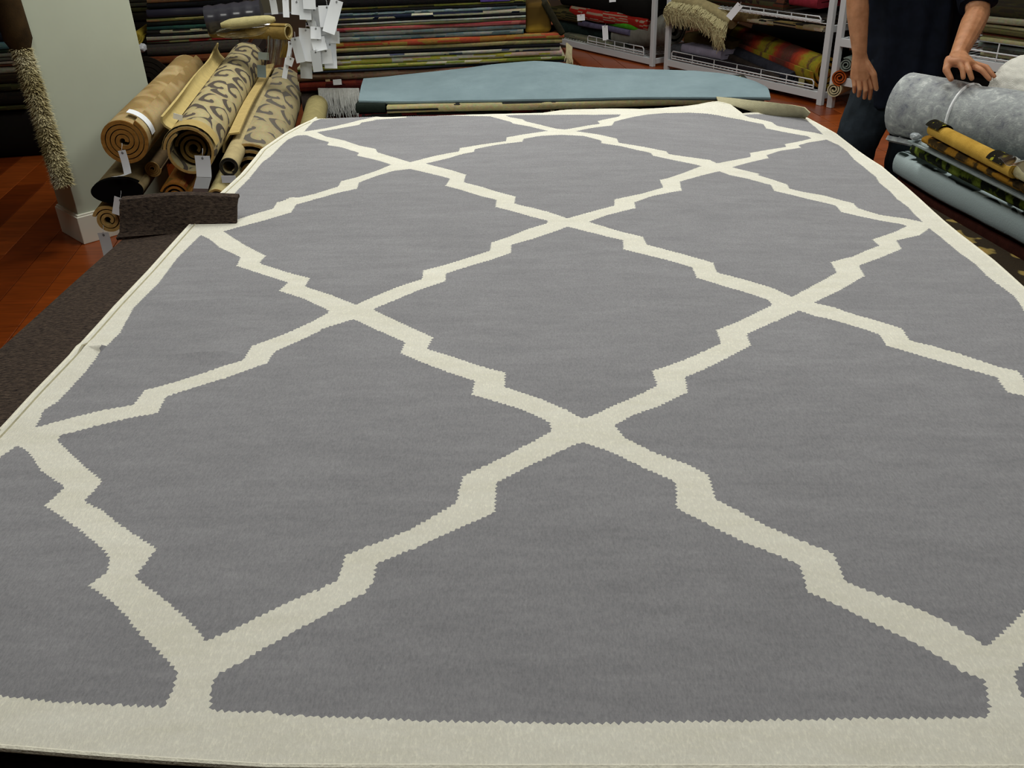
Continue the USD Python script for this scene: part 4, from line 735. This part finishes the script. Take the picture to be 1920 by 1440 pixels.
rfold('dark grey folded rug deep on the lower deck at the left', 1256, 1290, 84, 108, .12, fabric('slate', '4b4c50', var=.2), G7, seed=5)
rfold('purple and orange edged folded rug at the near end of the lower deck', 1468, 1512, 154, 166, .05, B('4a3f66', '8a4a34', '5a4a3a', '3a3550', freq=20), G7, depth=.2, seed=6)
p = rat(1502, 158, .03); q = thing('price_tag', 'yellowed tag standing on the lower deck at the foot of the striped roll', 'price tag', p, RZ); part(q, 'card', place(rbox((0, 0, 0), (.055, .004, .075), .0015), (0, 0, 0)), plain('yellow_tag', 'a09a68', .7))
rfold('thick black folded rug deep on the lower deck behind the striped roll', 1400, 1580, 30, 118, .70, fabric('black_deep', '151312'), G7, depth=.05, seed=70, wob=.004)
# upper deck of the first rack
rfold('dark folded rug with a cream and black fringe edge on the upper deck', 1400, 1546, 32, 41, .03, B('a59c84', '2b2622', '8d7a4a', 'b0a78e', '221f1d', '97886a', freq=9), G7, depth=.5, seed=7)
rfold('charcoal folded rug lying over the fringed one on the upper deck', 1384, 1552, 8, 30, .08, B('2a2624', '352f2a', '211e1c', '3d352c', freq=7), G7, depth=.5, seed=8, wob=.012)
rfold('olive-brown folded rug at the far end of the upper deck', 1352, 1420, 18, 36, .04, fabric('olive_dark', '5a4c30', var=.35, scale=12), G7, depth=.4, seed=9, wob=.012)
rfold('crimson folded rug high on the upper deck', 1476, 1530, -12, 10, .05, fabric('crimson', '7a2430', var=.2), G7, depth=.4, seed=10)
rfold('dark brown folded rug high at the far end of the upper deck', 1262, 1470, -30, 0, .10, B('3a2a22', '5a3424', '44402a', '2b211d', freq=4), G7, depth=.5, seed=11)
p0 = rat(1258, 2, .0); q = thing('shag_rug', 'cream shag rug whose long pile hangs over the upper deck edge', 'rug', p0, RZ, None)
wS = ru(rat(1368, 14)) - ru(p0); part(q, 'roll', tube([[0, .05, -.02], [wS * .3, .05, -.015], [wS * .7, .05, -.05], [wS, .05, -.10]], [.06, .07, .06, .05], 14), fabric('shag_base', '8a7f5c', var=.2))
rng = np.random.default_rng(21); V, F = [], []; n = 0
for k in range(1500):
    u = rng.uniform(0, 1); L = rng.uniform(.05, .13) * (1 if u < .5 else .8 + .5 * (u > .85)); b = np.array([u * wS, rng.uniform(-.03, .0), -.02 - .10 * max(0, u - .5) * 2 + rng.uniform(-.05, .02)]); pts = [b, b + [rng.normal(0, .012), -.035, -L * .4], b + [rng.normal(0, .02), -.03, -L]]
    tb = tube(pts, [.006, .006, .002], 4, caps=False); V.append(tb.vertices); F.append(np.array(tb.faces) + n); n += len(tb.vertices)
part(q, 'shag', trimesh.Trimesh(np.vstack(V), np.vstack(F), process=False), fabric('cream_shag', 'aaa27c', var=.2, scale=9), label='long cream pile', kind='stuff')
top = rat(1388, 8, -.03); s = scale_at(top); price_tag('white tag slanting off the upper deck under the cream shag', top, 13 / s, 31 / s, roll=math.radians(-38), yaw=RZ * .3, bend=.2, string=.02)
# second rack: red and green rugs
rfold('bright red folded rug with cream dashes on the rack behind the stack', 1066, 1212, 10, 32, .05, B('b02c24', 'a8281f', 'b8382c', 'b09a84', 'a8261f', freq=7), G8, depth=.5, seed=12, wob=.02)
rfold('bright green folded rug under the red one', 1140, 1208, 38, 48, .08, fabric('green_rug', '3f8a1e', var=.2), G8, depth=.4, seed=13, wob=.012)
rfold('purple-grey folded rug under the green one', 1084, 1180, 38, 48, .06, fabric('purple_grey', '5a5670', var=.2), G8, depth=.4, seed=14)
rfold('black-green folded rug bulging on the middle of the rack', 1040, 1180, 32, 58, .10, fabric('black_teal', '1f2c2a', var=.3), G8, depth=.5, seed=15, wob=.02)
rfold('black folded rug piled above the red one', 1050, 1222, -24, 10, .06, fabric('black_rug', '131211'), G8, depth=.5, seed=16, wob=.01)
rfold('olive and black folded rug beside the gold-brown one', 1030, 1090, 12, 34, .05, B('4a4526', '2a2a1c', '5a5230', freq=7), G8, depth=.4, seed=17)
rfold('grey-olive folded rug low on the rack behind the stack', 1056, 1140, 62, 71, .03, B('7a7a66', '67685a', '85846c', freq=6), G8, depth=.4, seed=18)
rfold('light grey folded rug lowest on the rack behind the stack', 1060, 1160, 71, 80, .02, B('8d8c7e', '5b5c54', '97968a', freq=6), G8, depth=.4, seed=19)
rroll('thick grey roll with its open end facing out, by the white post', (1166, 66), (1268, 56), .20, .20, .15, fabric('grey_roll', '77776f', var=.2, scale=14), G8)
for (px, py, w_, h_, lb) in ((1089, 27, 15, 11, 'white tag on the rack below the red rug'), (1134, 48, 11, 26, 'white tag hanging in front of the thick grey roll'), (1148, -8, 13, 11, 'white tag above the red rug, cut by the picture edge')):
    top = rat(px, py, -.02); s = scale_at(top); price_tag(lb, top, w_ / s, h_ / s, roll=.1, yaw=RZ * .3, bend=.2, string=.02)
# third rack, to the right
def g9(label, px0, px1, py0, py1, off, *cols, **k): return rfold(label, px0, px1, py0, py1, off, B(*cols, freq=5), G9, depth=.5, **k)
bands = [(30, 42, 'grey-beige folded rug, topmost of the beige ones', ('8d8a72', '9a977f')), (43, 50, 'thin tan folded rug, second of the beige ones', ('a59e78', '97906c')), (50, 59, 'dark olive folded rug among the beige ones', ('4f4a2e', '5b5536')), (59, 68, 'brown folded rug with a red fleck among the beige ones', ('7c7450', '847a54', '6b3a2c')), (69, 78, 'pale beige folded rug, fifth of the beige ones', ('9b956c', 'a59f78')), (79, 88, 'slate grey folded rug, sixth of the beige ones', ('6f7570', '7b817c')), (88, 95, 'dark folded rug just above the lowest beige one', ('35342e', '45443a')), (96, 103, 'beige folded rug lying on the wire deck, lowest', ('8a8666', '97926f'))]
for k, (y0, y1, lb, cols) in enumerate(bands): g9(lb, 1842 - 5 * (k % 3), 2040, y0, y1, .04 + .02 * (k % 2), *cols, seed=40 + k)
g9('dark brown folded rug above the beige stack', 1836, 2040, 0, 29, .06, '2c271f', '35301f', seed=50)
for k, (y0, y1, lb, cols) in enumerate([(4, 12, 'cream striped folded rug between the post and the arm, topmost', ('a8a27a', '8a8a4a')), (12, 17, 'maroon folded rug between the post and the arm', ('4a2430', '3d1f2a')), (17, 21, 'yellow striped thin rug between the post and the arm', ('a09038', 'b0a24a')), (21, 28, 'violet-brown folded rug between the post and the arm', ('55485a', '4a3f3a')), (28, 36, 'olive folded rug between the post and the arm', ('7a7740', '8c8850')), (36, 44, 'grey folded rug between the post and the arm, lowest', ('77786c', '86877a'))]):
    g9(lb, 1586, 1690, y0, y1, .10, *cols, seed=60 + k)
for k, (y0, y1, lb) in enumerate(((120, 140, 'black folded rug under the deck of beige rugs, topmost'), (141, 165, 'black folded rug under the deck of beige rugs, middle'), (166, 200, 'black folded rug under the deck of beige rugs, lowest'))):
    a, b = rat(1700, y0, .06), rat(1990, y0, .06); zt_ = zL4 - .06 - .2 * k / 2; h_ = (zL4 - .06 - .235) / 3; q = thing('folded_rug', lb, 'folded rug', (a[0], a[1], .235 + h_ * (2 - k)), RZ, 'black rugs on the lower deck behind the person'); part(q, 'weave', folded(ru(b) - ru(a), .5, h_ - .003, 90 + k, .003, zseed=5), fabric('black_low', '121110'))
rroll('grey roll end beside the person, above the orange one', (1586, 122), (1640, 100), -.05, .7, .050, fabric('grey_rollb', '6f7a74', var=.2), G9)
rroll('orange roll end beside the person', (1574, 146), (1632, 122), -.05, .7, .055, fabric('orange_roll', '9a4a1c', var=.2), G9)
rroll('cream roll end low beside the person', (1563, 168), (1622, 142), -.06, .7, .055, fabric('cream_rollb', 'b5ad8c', var=.15), G9)
# ================================================================ the pile of rugs at the right
G10 = 'rugs in the pile at the right of the trellis rug'
def between(label, pa, za, pb, zb, r, m, flat=1.0, turns=2.2, t=.010, seed=0, name='rug_roll', cat_='rolled rug', ext=0.0, group=G10, core=.3):
    """a roll whose axis runs from one photograph position to another at given heights; it goes on past the second by ext"""
    a, b = at(*pa, z=za), at(*pb, z=zb); d = b - a; L = float(np.linalg.norm(d[:2])); rz = math.atan2(d[1], d[0]) - math.pi / 2
    q = thing(name, label, cat_, a, rz, group); body = spiral_roll(r, L + ext, turns, t, flat, seed, ny=14 if r < .1 else 40, core=core); y_ = body.vertices[:, 1]; body.vertices[:, [0, 2]] *= (1 - (.055 * np.exp(-((y_ - .275) / .05) ** 2) if r > .1 else 0 * y_))[:, None]; body.vertices[:, 2] += body.vertices[:, 1] * d[2] / L
    part(q, 'pile', body, m); return q, a, d / L, L, rz
F0, F1 = at(1668, 327, z=.47), at(1920, 469, z=.47); FD = (F1 - F0) / np.linalg.norm(F1 - F0); FN = np.array([-FD[1], FD[0], 0]); FRZ = math.atan2(FD[1], FD[0])
def pile(label, z0, z1, t0, t1, off, m, depth=.9, seed=1, wob=.004, r_=None):
    p = F0 + FD * t0 + FN * off; q = thing('folded_rug', label, 'folded rug', (p[0], p[1], z0), FRZ, G10); part(q, 'weave', folded(t1 - t0, depth, z1 - z0 - .001, seed, wob, nx=30), m); return q
pile('thick brown folded rug on the floor, lowest of the right pile', 0, .14, .02, 1.9, .05, fabric('low_rug', '4c3a2a'), seed=2, wob=.002)
pile('thick charcoal folded rug, second of the right pile', .14, .27, .03, 1.9, .06, fabric('low_rug', '35312f'), seed=3, wob=.002)
pile('thick wine folded rug, third of the right pile', .27, .385, .02, 1.9, .06, fabric('low_rug', '3f1f1a'), seed=4, wob=.002)
pile('dark red-brown folded rug just under the pale blue patterned one', .385, .468, .0, 1.9, .03, fabric('dark_red', '3d1d16', var=.3), seed=5, wob=.003)
leaf = mat('blue_leaf', {'t': ('texture_coordinate', {}), 's': ('separate_xyz', {}), 'm': ('mapping', {'scale': (5.5, 11, 1)}), 'n': ('noise_texture', {'scale': 1.0, 'detail': 1.0, 'distortion': 1.4}),
    'r': ('rgb_ramp', {'ramp': [(0, lin('16201d')), (.50, lin('1d2825')), (.52, lin('a6b6ba')), (1, lin('aebdc0'))]}), 'k': ('map_range', {'from_min': .012, 'from_max': .018, 'to_min': 0.0, 'to_max': 1.0}),
    'x': ('mix', {'color1': lin('aebdc0')}), 'n2': ('noise_texture', {'scale': 200.0}), 'b': ('bump', {'strength': .3, 'distance': .004}), 'p': ('principled_bsdf', {'roughness': .9, 'specular_ior_level': .15})},
    [('t.object', 's.vector'), ('t.object', 'm.vector'), ('m.vector', 'n.vector'), ('n.fac', 'r.fac'), ('s.y', 'k.value'), ('k.result', 'x.fac'), ('r.color', 'x.color2'), ('x.color', 'p.base_color'), ('t.object', 'n2.vector'), ('n2.fac', 'b.height'), ('b.normal', 'p.normal')])
pile('pale blue folded rug with black leaf pattern along the right side', .470, .560, .0, 1.9, .0, leaf, seed=6, wob=.006)
def blotch(name, base, spot, scale, lim, stretch=(1, 1, 1), spot2=None):
    return mat(name, {'t': ('texture_coordinate', {}), 'm': ('mapping', {'scale': stretch}), 'n': ('noise_texture', {'scale': scale, 'detail': 2.5}), 'r': ('rgb_ramp', {'ramp': [(0, lin(base)), (lim, lin(base)), (lim + .03, lin(spot)), (lim + .14, lin(spot2 or spot)), (1, lin(spot2 or spot))]}),
        'n2': ('noise_texture', {'scale': 160.0}), 'b': ('bump', {'strength': .5, 'distance': .006}), 'p': ('principled_bsdf', {'roughness': .95, 'specular_ior_level': .1})},
        [('t.object', 'm.vector'), ('m.vector', 'n.vector'), ('n.fac', 'r.fac'), ('r.color', 'p.base_color'), ('t.object', 'n2.vector'), ('n2.fac', 'b.height'), ('b.normal', 'p.normal')])
between('black folded runner with green leaves lying on the pale blue rug', (1724, 279), .610, (1920, 376), .610, .040, blotch('green_leaf', '1a1f16', '4c5a1e', 20, .46, spot2='6f8030'), flat=.72, turns=1.6, t=.02, seed=3, ext=.5)
between('pale blue-grey runner squeezed between the green and the yellow ones', (1716, 263), .652, (1920, 364), .652, .030, fabric('grey_blue', '93a0a2', var=.2, scale=14, color2='a6b1b1'), flat=.5, turns=1.4, t=.012, seed=4, ext=.5)
tagp = at(1716, 256, z=.675); q = thing('plastic_bag', 'crumpled clear-grey plastic at the end of the yellow runner', 'plastic bag', tagp, FRZ)
ic = trimesh.creation.icosphere(3, .016); ic.vertices *= 1 + .9 * (meshkit.fbm(ic.vertices * 70, 3, 6) - .5)[:, None]; ic.vertices *= [1.3, 1.3, .7]; part(q, 'film', ic, plain('grey_plastic', '8f979c', .25))
yb = fabric('yellow_pile', 'ac8634', var=.18, scale=16, color2='bc9844')
between('brown and mustard runner under the yellow roll', (1738, 262), .682, (1920, 350), .682, .034, blotch('brown_mustard', '8a6420', '3d2f18', 12, .50, spot2='2a2214'), flat=.6, turns=1.4, t=.012, seed=5, ext=.5)
qy, ya, yd, yL, yrz = between('bright yellow roll with black patches in front of the grey roll', (1750, 243), .722, (1905, 322), .722, .031, yb, turns=1.8, t=.010, seed=6, ext=.0)
blk = blotch('black_yellow', '18150e', '8f8a24', 60, .60)
for s0, s1, a0, a1 in ((-.006, .075, 30, 230), (yL - .115, yL - .03, 20, 170)):
    an = np.radians(np.linspace(a0, a1, 14)); g = np.stack([np.c_[.0325 * np.cos(an), np.full(14, y), .0325 * np.sin(an)] for y in np.linspace(s0, s1, 4)], 0); part(qy, 'black_patch', sheet(g, -.001), blk, label='black patch with yellow dots')
between('cream roll end with plastic after the yellow roll', (1896, 312), .722, (1945, 338), .722, .033, fabric('cream_end', 'bdb694', var=.1), turns=1.6, t=.01, seed=8, ext=.4)
q = thing('plastic_bag', 'shiny clear plastic over the cream roll end', 'plastic bag', at(1910, 309, z=.75), FRZ)
gx = np.stack([np.stack([np.array([x, y, .012 * math.cos(y * 30) + .006 * math.sin(80 * x + 40 * y)]) for y in np.linspace(-.035, .035, 9)]) for x in np.linspace(-.05, .08, 12)]); part(q, 'film', sheet(gx, .0012), film)
# grey distressed roll under the hand
dist = mat('distressed_grey', {'t': ('texture_coordinate', {}), 'm': ('mapping', {'scale': (1, .9, 1)}), 'n': ('noise_texture', {'scale': 26.0, 'detail': 5.0, 'roughness': .68, 'distortion': .5}), 'r': ('rgb_ramp', {'ramp': [(.30, lin('686b78')), (.42, lin('8b8f92')), (.55, lin('9ba0a1')), (.62, lin('b2b6b6')), (.72, lin('cfd2d2'))]}),
    'n2': ('noise_texture', {'scale': 180.0}), 'b': ('bump', {'strength': .35, 'distance': .004}), 'p': ('principled_bsdf', {'roughness': .85, 'specular_ior_level': .2})},
    [('t.object', 'm.vector'), ('m.vector', 'n.vector'), ('n.fac', 'r.fac'), ('r.color', 'p.base_color'), ('t.object', 'n2.vector'), ('n2.fac', 'b.height'), ('b.normal', 'p.normal')])
GR = .139
qg, ga, gd, gL, grz = between('fat roll of distressed silver grey rug tied with a white band, under the hand', (1695, 199), .700, (1920, 243), .700, GR, dist, turns=3.6, t=.018, seed=9, ext=.7)
_sec = spiral_roll(GR, .01, 3.6, .018, 1.0, 9, ny=2).vertices[:, [0, 2]] * (1 - .055 * math.exp(-((.248 - .275) / .05) ** 2)) * (1 + .02 * math.sin(3 * .248 + 9)) / (1 + .02 * math.sin(9))
hc = np.array(shapely.MultiPoint(_sec).convex_hull.buffer(.002).exterior.coords); hoop = np.c_[hc[:, 0], np.full(len(hc), .248), hc[:, 1]]
part(qg, 'tie_band', tube(hoop, .0058, 6, caps=False), plain('band_white', 'e8ebee', .35), label='white tie band round the roll')
pile('brown folded rug on top of the right pile behind the grey roll', .562, .66, .05, 1.5, .42, fabric('low_rug', '57503f'), depth=.5, seed=11, wob=.003)
# white shag roll behind
wa = at(1888, 166, y=3.22); q = thing('shag_rug', 'fluffy white shag roll lying behind the hand and the grey roll', 'rug', wa, 0, None); wd = np.array([.62, -.78, 0]); wr = .125
tt_ = np.linspace(-.05, .9, 90); rr_ = wr * np.sqrt(np.clip(1 - np.clip((.06 - tt_) / .115, 0, 1) ** 2, .004, 1))
wm = tube([wa + wd * t for t in tt_], rr_, 90); nv = wm.vertex_normals; wm.vertices += nv * ((meshkit.fbm(wm.vertices * 55, 3, 7) - .5) * .016 + (meshkit.fbm(wm.vertices * 210, 2, 9) - .5) * .010)[:, None]
part(q, 'pile', wm, fabric('white_shag', 'dddcd4', var=.06, scale=60, weave=420, bump=.9), smooth=True, world=True, label='white fluffy pile')
rng = np.random.default_rng(33); V, F = [], []; n = 0; wn = np.array([-wd[1], wd[0], 0])
# floral rug peeping out between the trellis rug and the pile
flm = blotch('floral_dark', '2a2218', '7a6a3a', 9.0, .56, stretch=(1.2, 1, 1), spot2='8f7440')
q = thing('floral_rug', 'dark floral rug peeping out under the right edge of the trellis rug', 'rug', (.9, 1.9, .52))
e0, e1 = at(1742, 386, z=.515), at(1925, 492, z=.515); fd = (e1 - e0) / (e1[1] - e0[1])
g = []
for y in np.linspace(2.70, .5, 26):
    xr = min(1.36, e0[0] + fd[0] * (y - e0[1])); zc = H + float(drape(1.1, y)) - .035
    g.append([[x, y, (H - .052 if x < .8 else H - .052 + (min(.515, zc) - H + .052) * float(ss(.8, 1.1, x)))] for x in np.linspace(.35, xr, 14)])
part(q, 'weave', sheet(np.array(g), .011), flm, world=True)
# ================================================================ the person at the right
def sph(p, r): return m3.Manifold.sphere(float(r), 20).translate([float(k) for k in p])
def hull(*pr): return m3.Manifold.batch_hull([sph(p, r) for p, r in pr])
def limb(*pr): return m3.Manifold.batch_boolean([hull(a, b) for a, b in zip(pr, pr[1:])], m3.OpType.Add)
def soft(man, edge, it=12, lamb=.5):
    m = tri(man.refine_to_length(edge)); m.merge_vertices(); m.update_faces(m.nondegenerate_faces()); m.remove_unreferenced_vertices()
    trimesh.smoothing.filter_taubin(m, lamb=lamb, nu=lamb + .03, iterations=it); return m
Y0 = 3.70
hipR, hipL = at(1662, 128, y=Y0 + .03), at(1735, 128, y=Y0 + .04)
kneR, kneL = at(1604, 268, y=Y0 - .05), at(1703, 285, y=Y0 - .03)
ankR, ankL = np.array([kneR[0] + .01, Y0 + .02, .08]), np.array([kneL[0] + .02, Y0 + .04, .08])
chest = at(1722, -62, y=Y0 + .02); chest[2] = 1.20; waist = at(1714, 60, y=Y0 + .03); neck0 = chest + [-.005, .01, .19]; head = neck0 + [-.02, -.035, .17]
shR, shL = chest + [-.185, 0.0, .13], chest + [.185, -.02, .12]
elR, wrR = at(1607, -8, y=Y0 - .08), at(1612, 104, y=Y0 - .12)
elL, wrL = at(1833, 26, y=3.46), at(1796, 104, y=3.20)
def A(px, py, y): return at(px, py, y=y)
yr = Y0 - .13
knR = [A(1629, 143, yr - .01), A(1620, 147, yr - .015), A(1610, 147, yr - .01), A(1601, 144, yr + .005)]
fR = [[knR[0], A(1633, 165, yr - .025), A(1631, 184, yr)], [knR[1], A(1623, 169, yr - .03), A(1621, 183, yr + .002)], [knR[2], A(1612, 167, yr - .025), A(1610, 179, yr + .004)], [knR[3], A(1602, 160, yr - .012), A(1602, 172, yr + .008)]]
thR = [A(1622, 116, yr), A(1638, 139, yr - .03), A(1643, 166, yr - .035)]
RT = at(1800, 150, z=.842)
yl = RT[1]
knL = [A(1783, 117, yl + .06), A(1797, 116, yl + .05), A(1811, 119, yl + .045), A(1824, 123, yl + .05)]
fL = [[knL[1], A(1805, 130, yl + .02), A(1806, 145, yl + .005)], [knL[2], A(1817, 133, yl + .005), A(1822, 147, yl - .01)], [knL[3], A(1841, 132, yl + .01), A(1855, 148, yl - .015)], [A(1828, 120, yl + .07), A(1850, 126, yl + .05), A(1864, 143, yl + .02)]]
thL = [A(1780, 113, yl + .08), A(1774, 131, yl + .045), A(1783, 148, yl + .015)]
def hand(wr, kn, fs, th, palm_r=.015):
    parts_ = [m3.Manifold.batch_hull([sph(wr + [.006, 0, 0], .023), sph(wr - [.008, 0, 0], .022)] + [sph(k, palm_r) for k in kn])]
    for f, r in zip(fs, (.0098, .0102, .0096, .0086)): parts_.append(limb((f[0], r + .002), (f[1], r), (f[2], r * .82)))
    parts_.append(limb((th[0], .017), (th[1], .0125), (th[2], .0095))); return parts_
dirh = np.array([-.10, -.99, 0])                                     # looks down at the rug
B_ = []
B_ += [m3.Manifold.batch_hull([sph(chest + [s * .10, .01, .02], .085) for s in (-1, 1)] + [sph(waist + [s * .06, .01, -.05], .08) for s in (-1, 1)]),
       hull((chest + [0, .0, .08], .09), (neck0, .055)), limb((neck0 - [0, 0, .03], .056), (head - [0, -.015, .06], .052)),
       m3.Manifold.batch_hull([sph(head + [0, .02, .035], .088), sph(head + [0, -.01, .055], .080), sph(head + [-.004, -.045, -.055], .046), sph(head + [0, -.01, -.04], .062), sph(head + [-.004, -.058, .005], .045)]),
       limb((shR, .058), (elR, .041), ((elR * .75 + wrR * .25), .043), (wrR, .027)), limb((shL, .058), (elL, .043), ((elL * .75 + wrL * .25), .045), (wrL, .028)),
       limb((hipR, .085), (kneR, .052), (ankR, .036)), limb((hipL, .085), (kneL, .052), (ankL, .036)), hull((hipR, .09), (hipL, .09)), hull((hipR + [.03, 0, .05], .09), (waist, .11))]
fc = head + [-.004, -.094, .0]
B_ += [hull((fc + [0, .004, .02], .010), (fc + [0, -.012, -.014], .013)), hull((fc + [-.014, .008, -.045], .008), (fc + [.014, .008, -.045], .008))]
for s in (-1, 1): B_ += [hull((head + [s * .082, .01, .02], .012), (head + [s * .084, .012, -.025], .010)), hull((head + [s * .02, -.078, .030], .014), (head + [s * .045, -.070, .032], .012))]
B_ += hand(wrR, knR, fR, thR) + hand(wrL, knL, fL, thL)
skin = mat('skin', {'g': ('geometry', {}), 'n': ('noise_texture', {'scale': 30.0, 'detail': 3.0}), 'r': ('rgb_ramp', {'ramp': [(.3, lin('9c6a48')), (.7, lin('b98460'))]}), 'p': ('principled_bsdf', {'roughness': .55, 'subsurface_weight': .15, 'subsurface_scale': .01, 'specular_ior_level': .35})}, [('g.position', 'n.vector'), ('n.fac', 'r.fac'), ('r.color', 'p.base_color')])
man = thing('person', 'person in navy T-shirt and dark jeans, one hand resting on the grey roll', 'person', (float(kneL[0]), Y0, 0))
body_p = part(man, 'body', soft(m3.Manifold.batch_boolean(B_, m3.OpType.Add), .0075, 14), skin, smooth=True, world=True, label='bare arms, hands and head')
# T-shirt: loose, untucked
def ell(c, w, d, n=30): an = np.linspace(0, 2 * math.pi, n, endpoint=False); return np.c_[c[0] + w * np.cos(an), c[1] + d * np.sin(an), np.full(n, c[2])]
hemc = at(1688, 188, y=Y0 + .01); cs = [(hemc, .205, .155), (hemc + (waist - hemc) * .5, .195, .15), (waist, .185, .140), (waist + (chest - waist) * .55, .195, .140), (chest, .205, .135), (chest + [0, 0, .09], .190, .120), (chest + [0, .005, .155], .125, .085), (chest + [0, .01, .185], .072, .066)]
def halfspace(p, nrm, size=.5):
    nrm = np.asarray(nrm, float) / np.linalg.norm(nrm); c = m3.Manifold.cube([size, size, size], True).translate([0, 0, size / 2]); z = np.array([0, 0, 1.0]); v = np.cross(z, nrm); cth = float(np.dot(z, nrm))
    M = trimesh.geometry.align_vectors(z, nrm); return c.transform(M[:3, :4].tolist()).translate(list(map(float, p)))
def shirt(extra):
    ms = [m3.Manifold.hull_points(np.vstack([ell(a[0], a[1] + extra, a[2] + extra), ell(b[0], b[1] + extra, b[2] + extra)])) for a, b in zip(cs, cs[1:])]
    slR, slL = shR + (elR - shR) * .70, elL + (shL - elL) * .12
    ms += [limb((shR, .082 + extra), (slR, .072 + extra)) - halfspace(slR, elR - shR, .30), limb((shL, .082 + extra), ((shL + slL) / 2, .076 + extra), (slL, .068 + extra)) - halfspace(slL + (elL - slL) * .25, elL - shL, .30)]
    return m3.Manifold.batch_boolean(ms, m3.OpType.Add), slR, slL
sm, slR, slL = shirt(0.0)
st = soft(sm, .012, 10); v = st.vertices
ang = np.arctan2(v[:, 1] - waist[1], v[:, 0] - waist[0]); k = 1 - ss(1.05, 1.3, v[:, 2])
fold_ = .010 * np.sin(ang * 9 + v[:, 2] * 4 + 3 * meshkit.fbm(v * 4, 2, 3)) * k + .012 * (meshkit.fbm(v * np.array([9, 9, 3.5]), 3, 5) - .5)
st.vertices = v + st.vertex_normals * fold_[:, None]
part(man, 't_shirt', st, fabric('navy_cotton', '10141d', var=.12, scale=20, color2='161b28', weave=400, bump=.15, rough=.85), smooth=True, world=True, label='loose navy T-shirt')
jm = m3.Manifold.batch_boolean([limb((hipR, .112), (hipR * .4 + kneR * .6, .100), (kneR, .088), ((kneR + ankR) / 2, .080), (ankR + [0, 0, .02], .075)), limb((hipL, .112), (hipL * .4 + kneL * .6, .100), (kneL, .088), ((kneL + ankL) / 2, .080), (ankL + [0, 0, .02], .075)), hull((hipR + [0, 0, .02], .112), (hipL + [0, 0, .02], .112)), hull((hipR + [.03, 0, .06], .10), (hipL + [-.03, 0, .1], .10))], m3.OpType.Add) - halfspace((ankR[0], ankR[1], .055), (0, 0, -1), .8)
jt = soft(jm, .013, 10); v = jt.vertices; jt.vertices = v + jt.vertex_normals * (.016 * (meshkit.fbm(v * np.array([7, 7, 11]), 3, 8) - .5))[:, None]
part(man, 'jeans', jt, fabric('dark_denim', '1c2228', var=.25, scale=14, color2='2a323a', weave=500, bump=.3, rough=.85), smooth=True, world=True, label='dark blue-grey jeans')
shoe_m = plain('black_shoe', '17171a', .5)
for a_, nm in ((ankR, 1), (ankL, 2)):
    part(man, 'shoe', soft(m3.Manifold.batch_hull([sph((a_[0], a_[1] + .03, .045), .042), sph((a_[0] - .01, a_[1] - .10, .035), .036), sph((a_[0] - .015, a_[1] - .17, .03), .030), sph((a_[0], a_[1], .075), .038)]) - halfspace((a_[0], a_[1], .0), (0, 0, -1), 1.0), .012, 6), shoe_m, smooth=True, world=True)
hr = m3.Manifold.batch_hull([sph(head + [0, .025, .050], .092), sph(head + [0, -.005, .075], .080), sph(head + [0, .045, .0], .075)]) - halfspace(head + [0, -.052, .0], (0, -1, -.45), .4)
part(man, 'hair', soft(hr, .010, 8), fabric('dark_hair', '16110e', var=.3, scale=90, rough=.6), smooth=True, world=True, label='short dark hair')
for s in (-1, 1):
    e = trimesh.creation.icosphere(2, .0115); e.apply_translation(head + [s * .031, -.083, .014]); part(body_p, 'eye', e, plain('eye', '2a211c', .25), world=True)
nail = trimesh.creation.icosphere(2, .005); nail.vertices *= [1, .4, 1.2]; nail.apply_translation(thR[2] + [.001, -.0065, -.003]); part(body_p, 'thumb_nail', nail, plain('nail', 'c9a48c', .4), world=True)
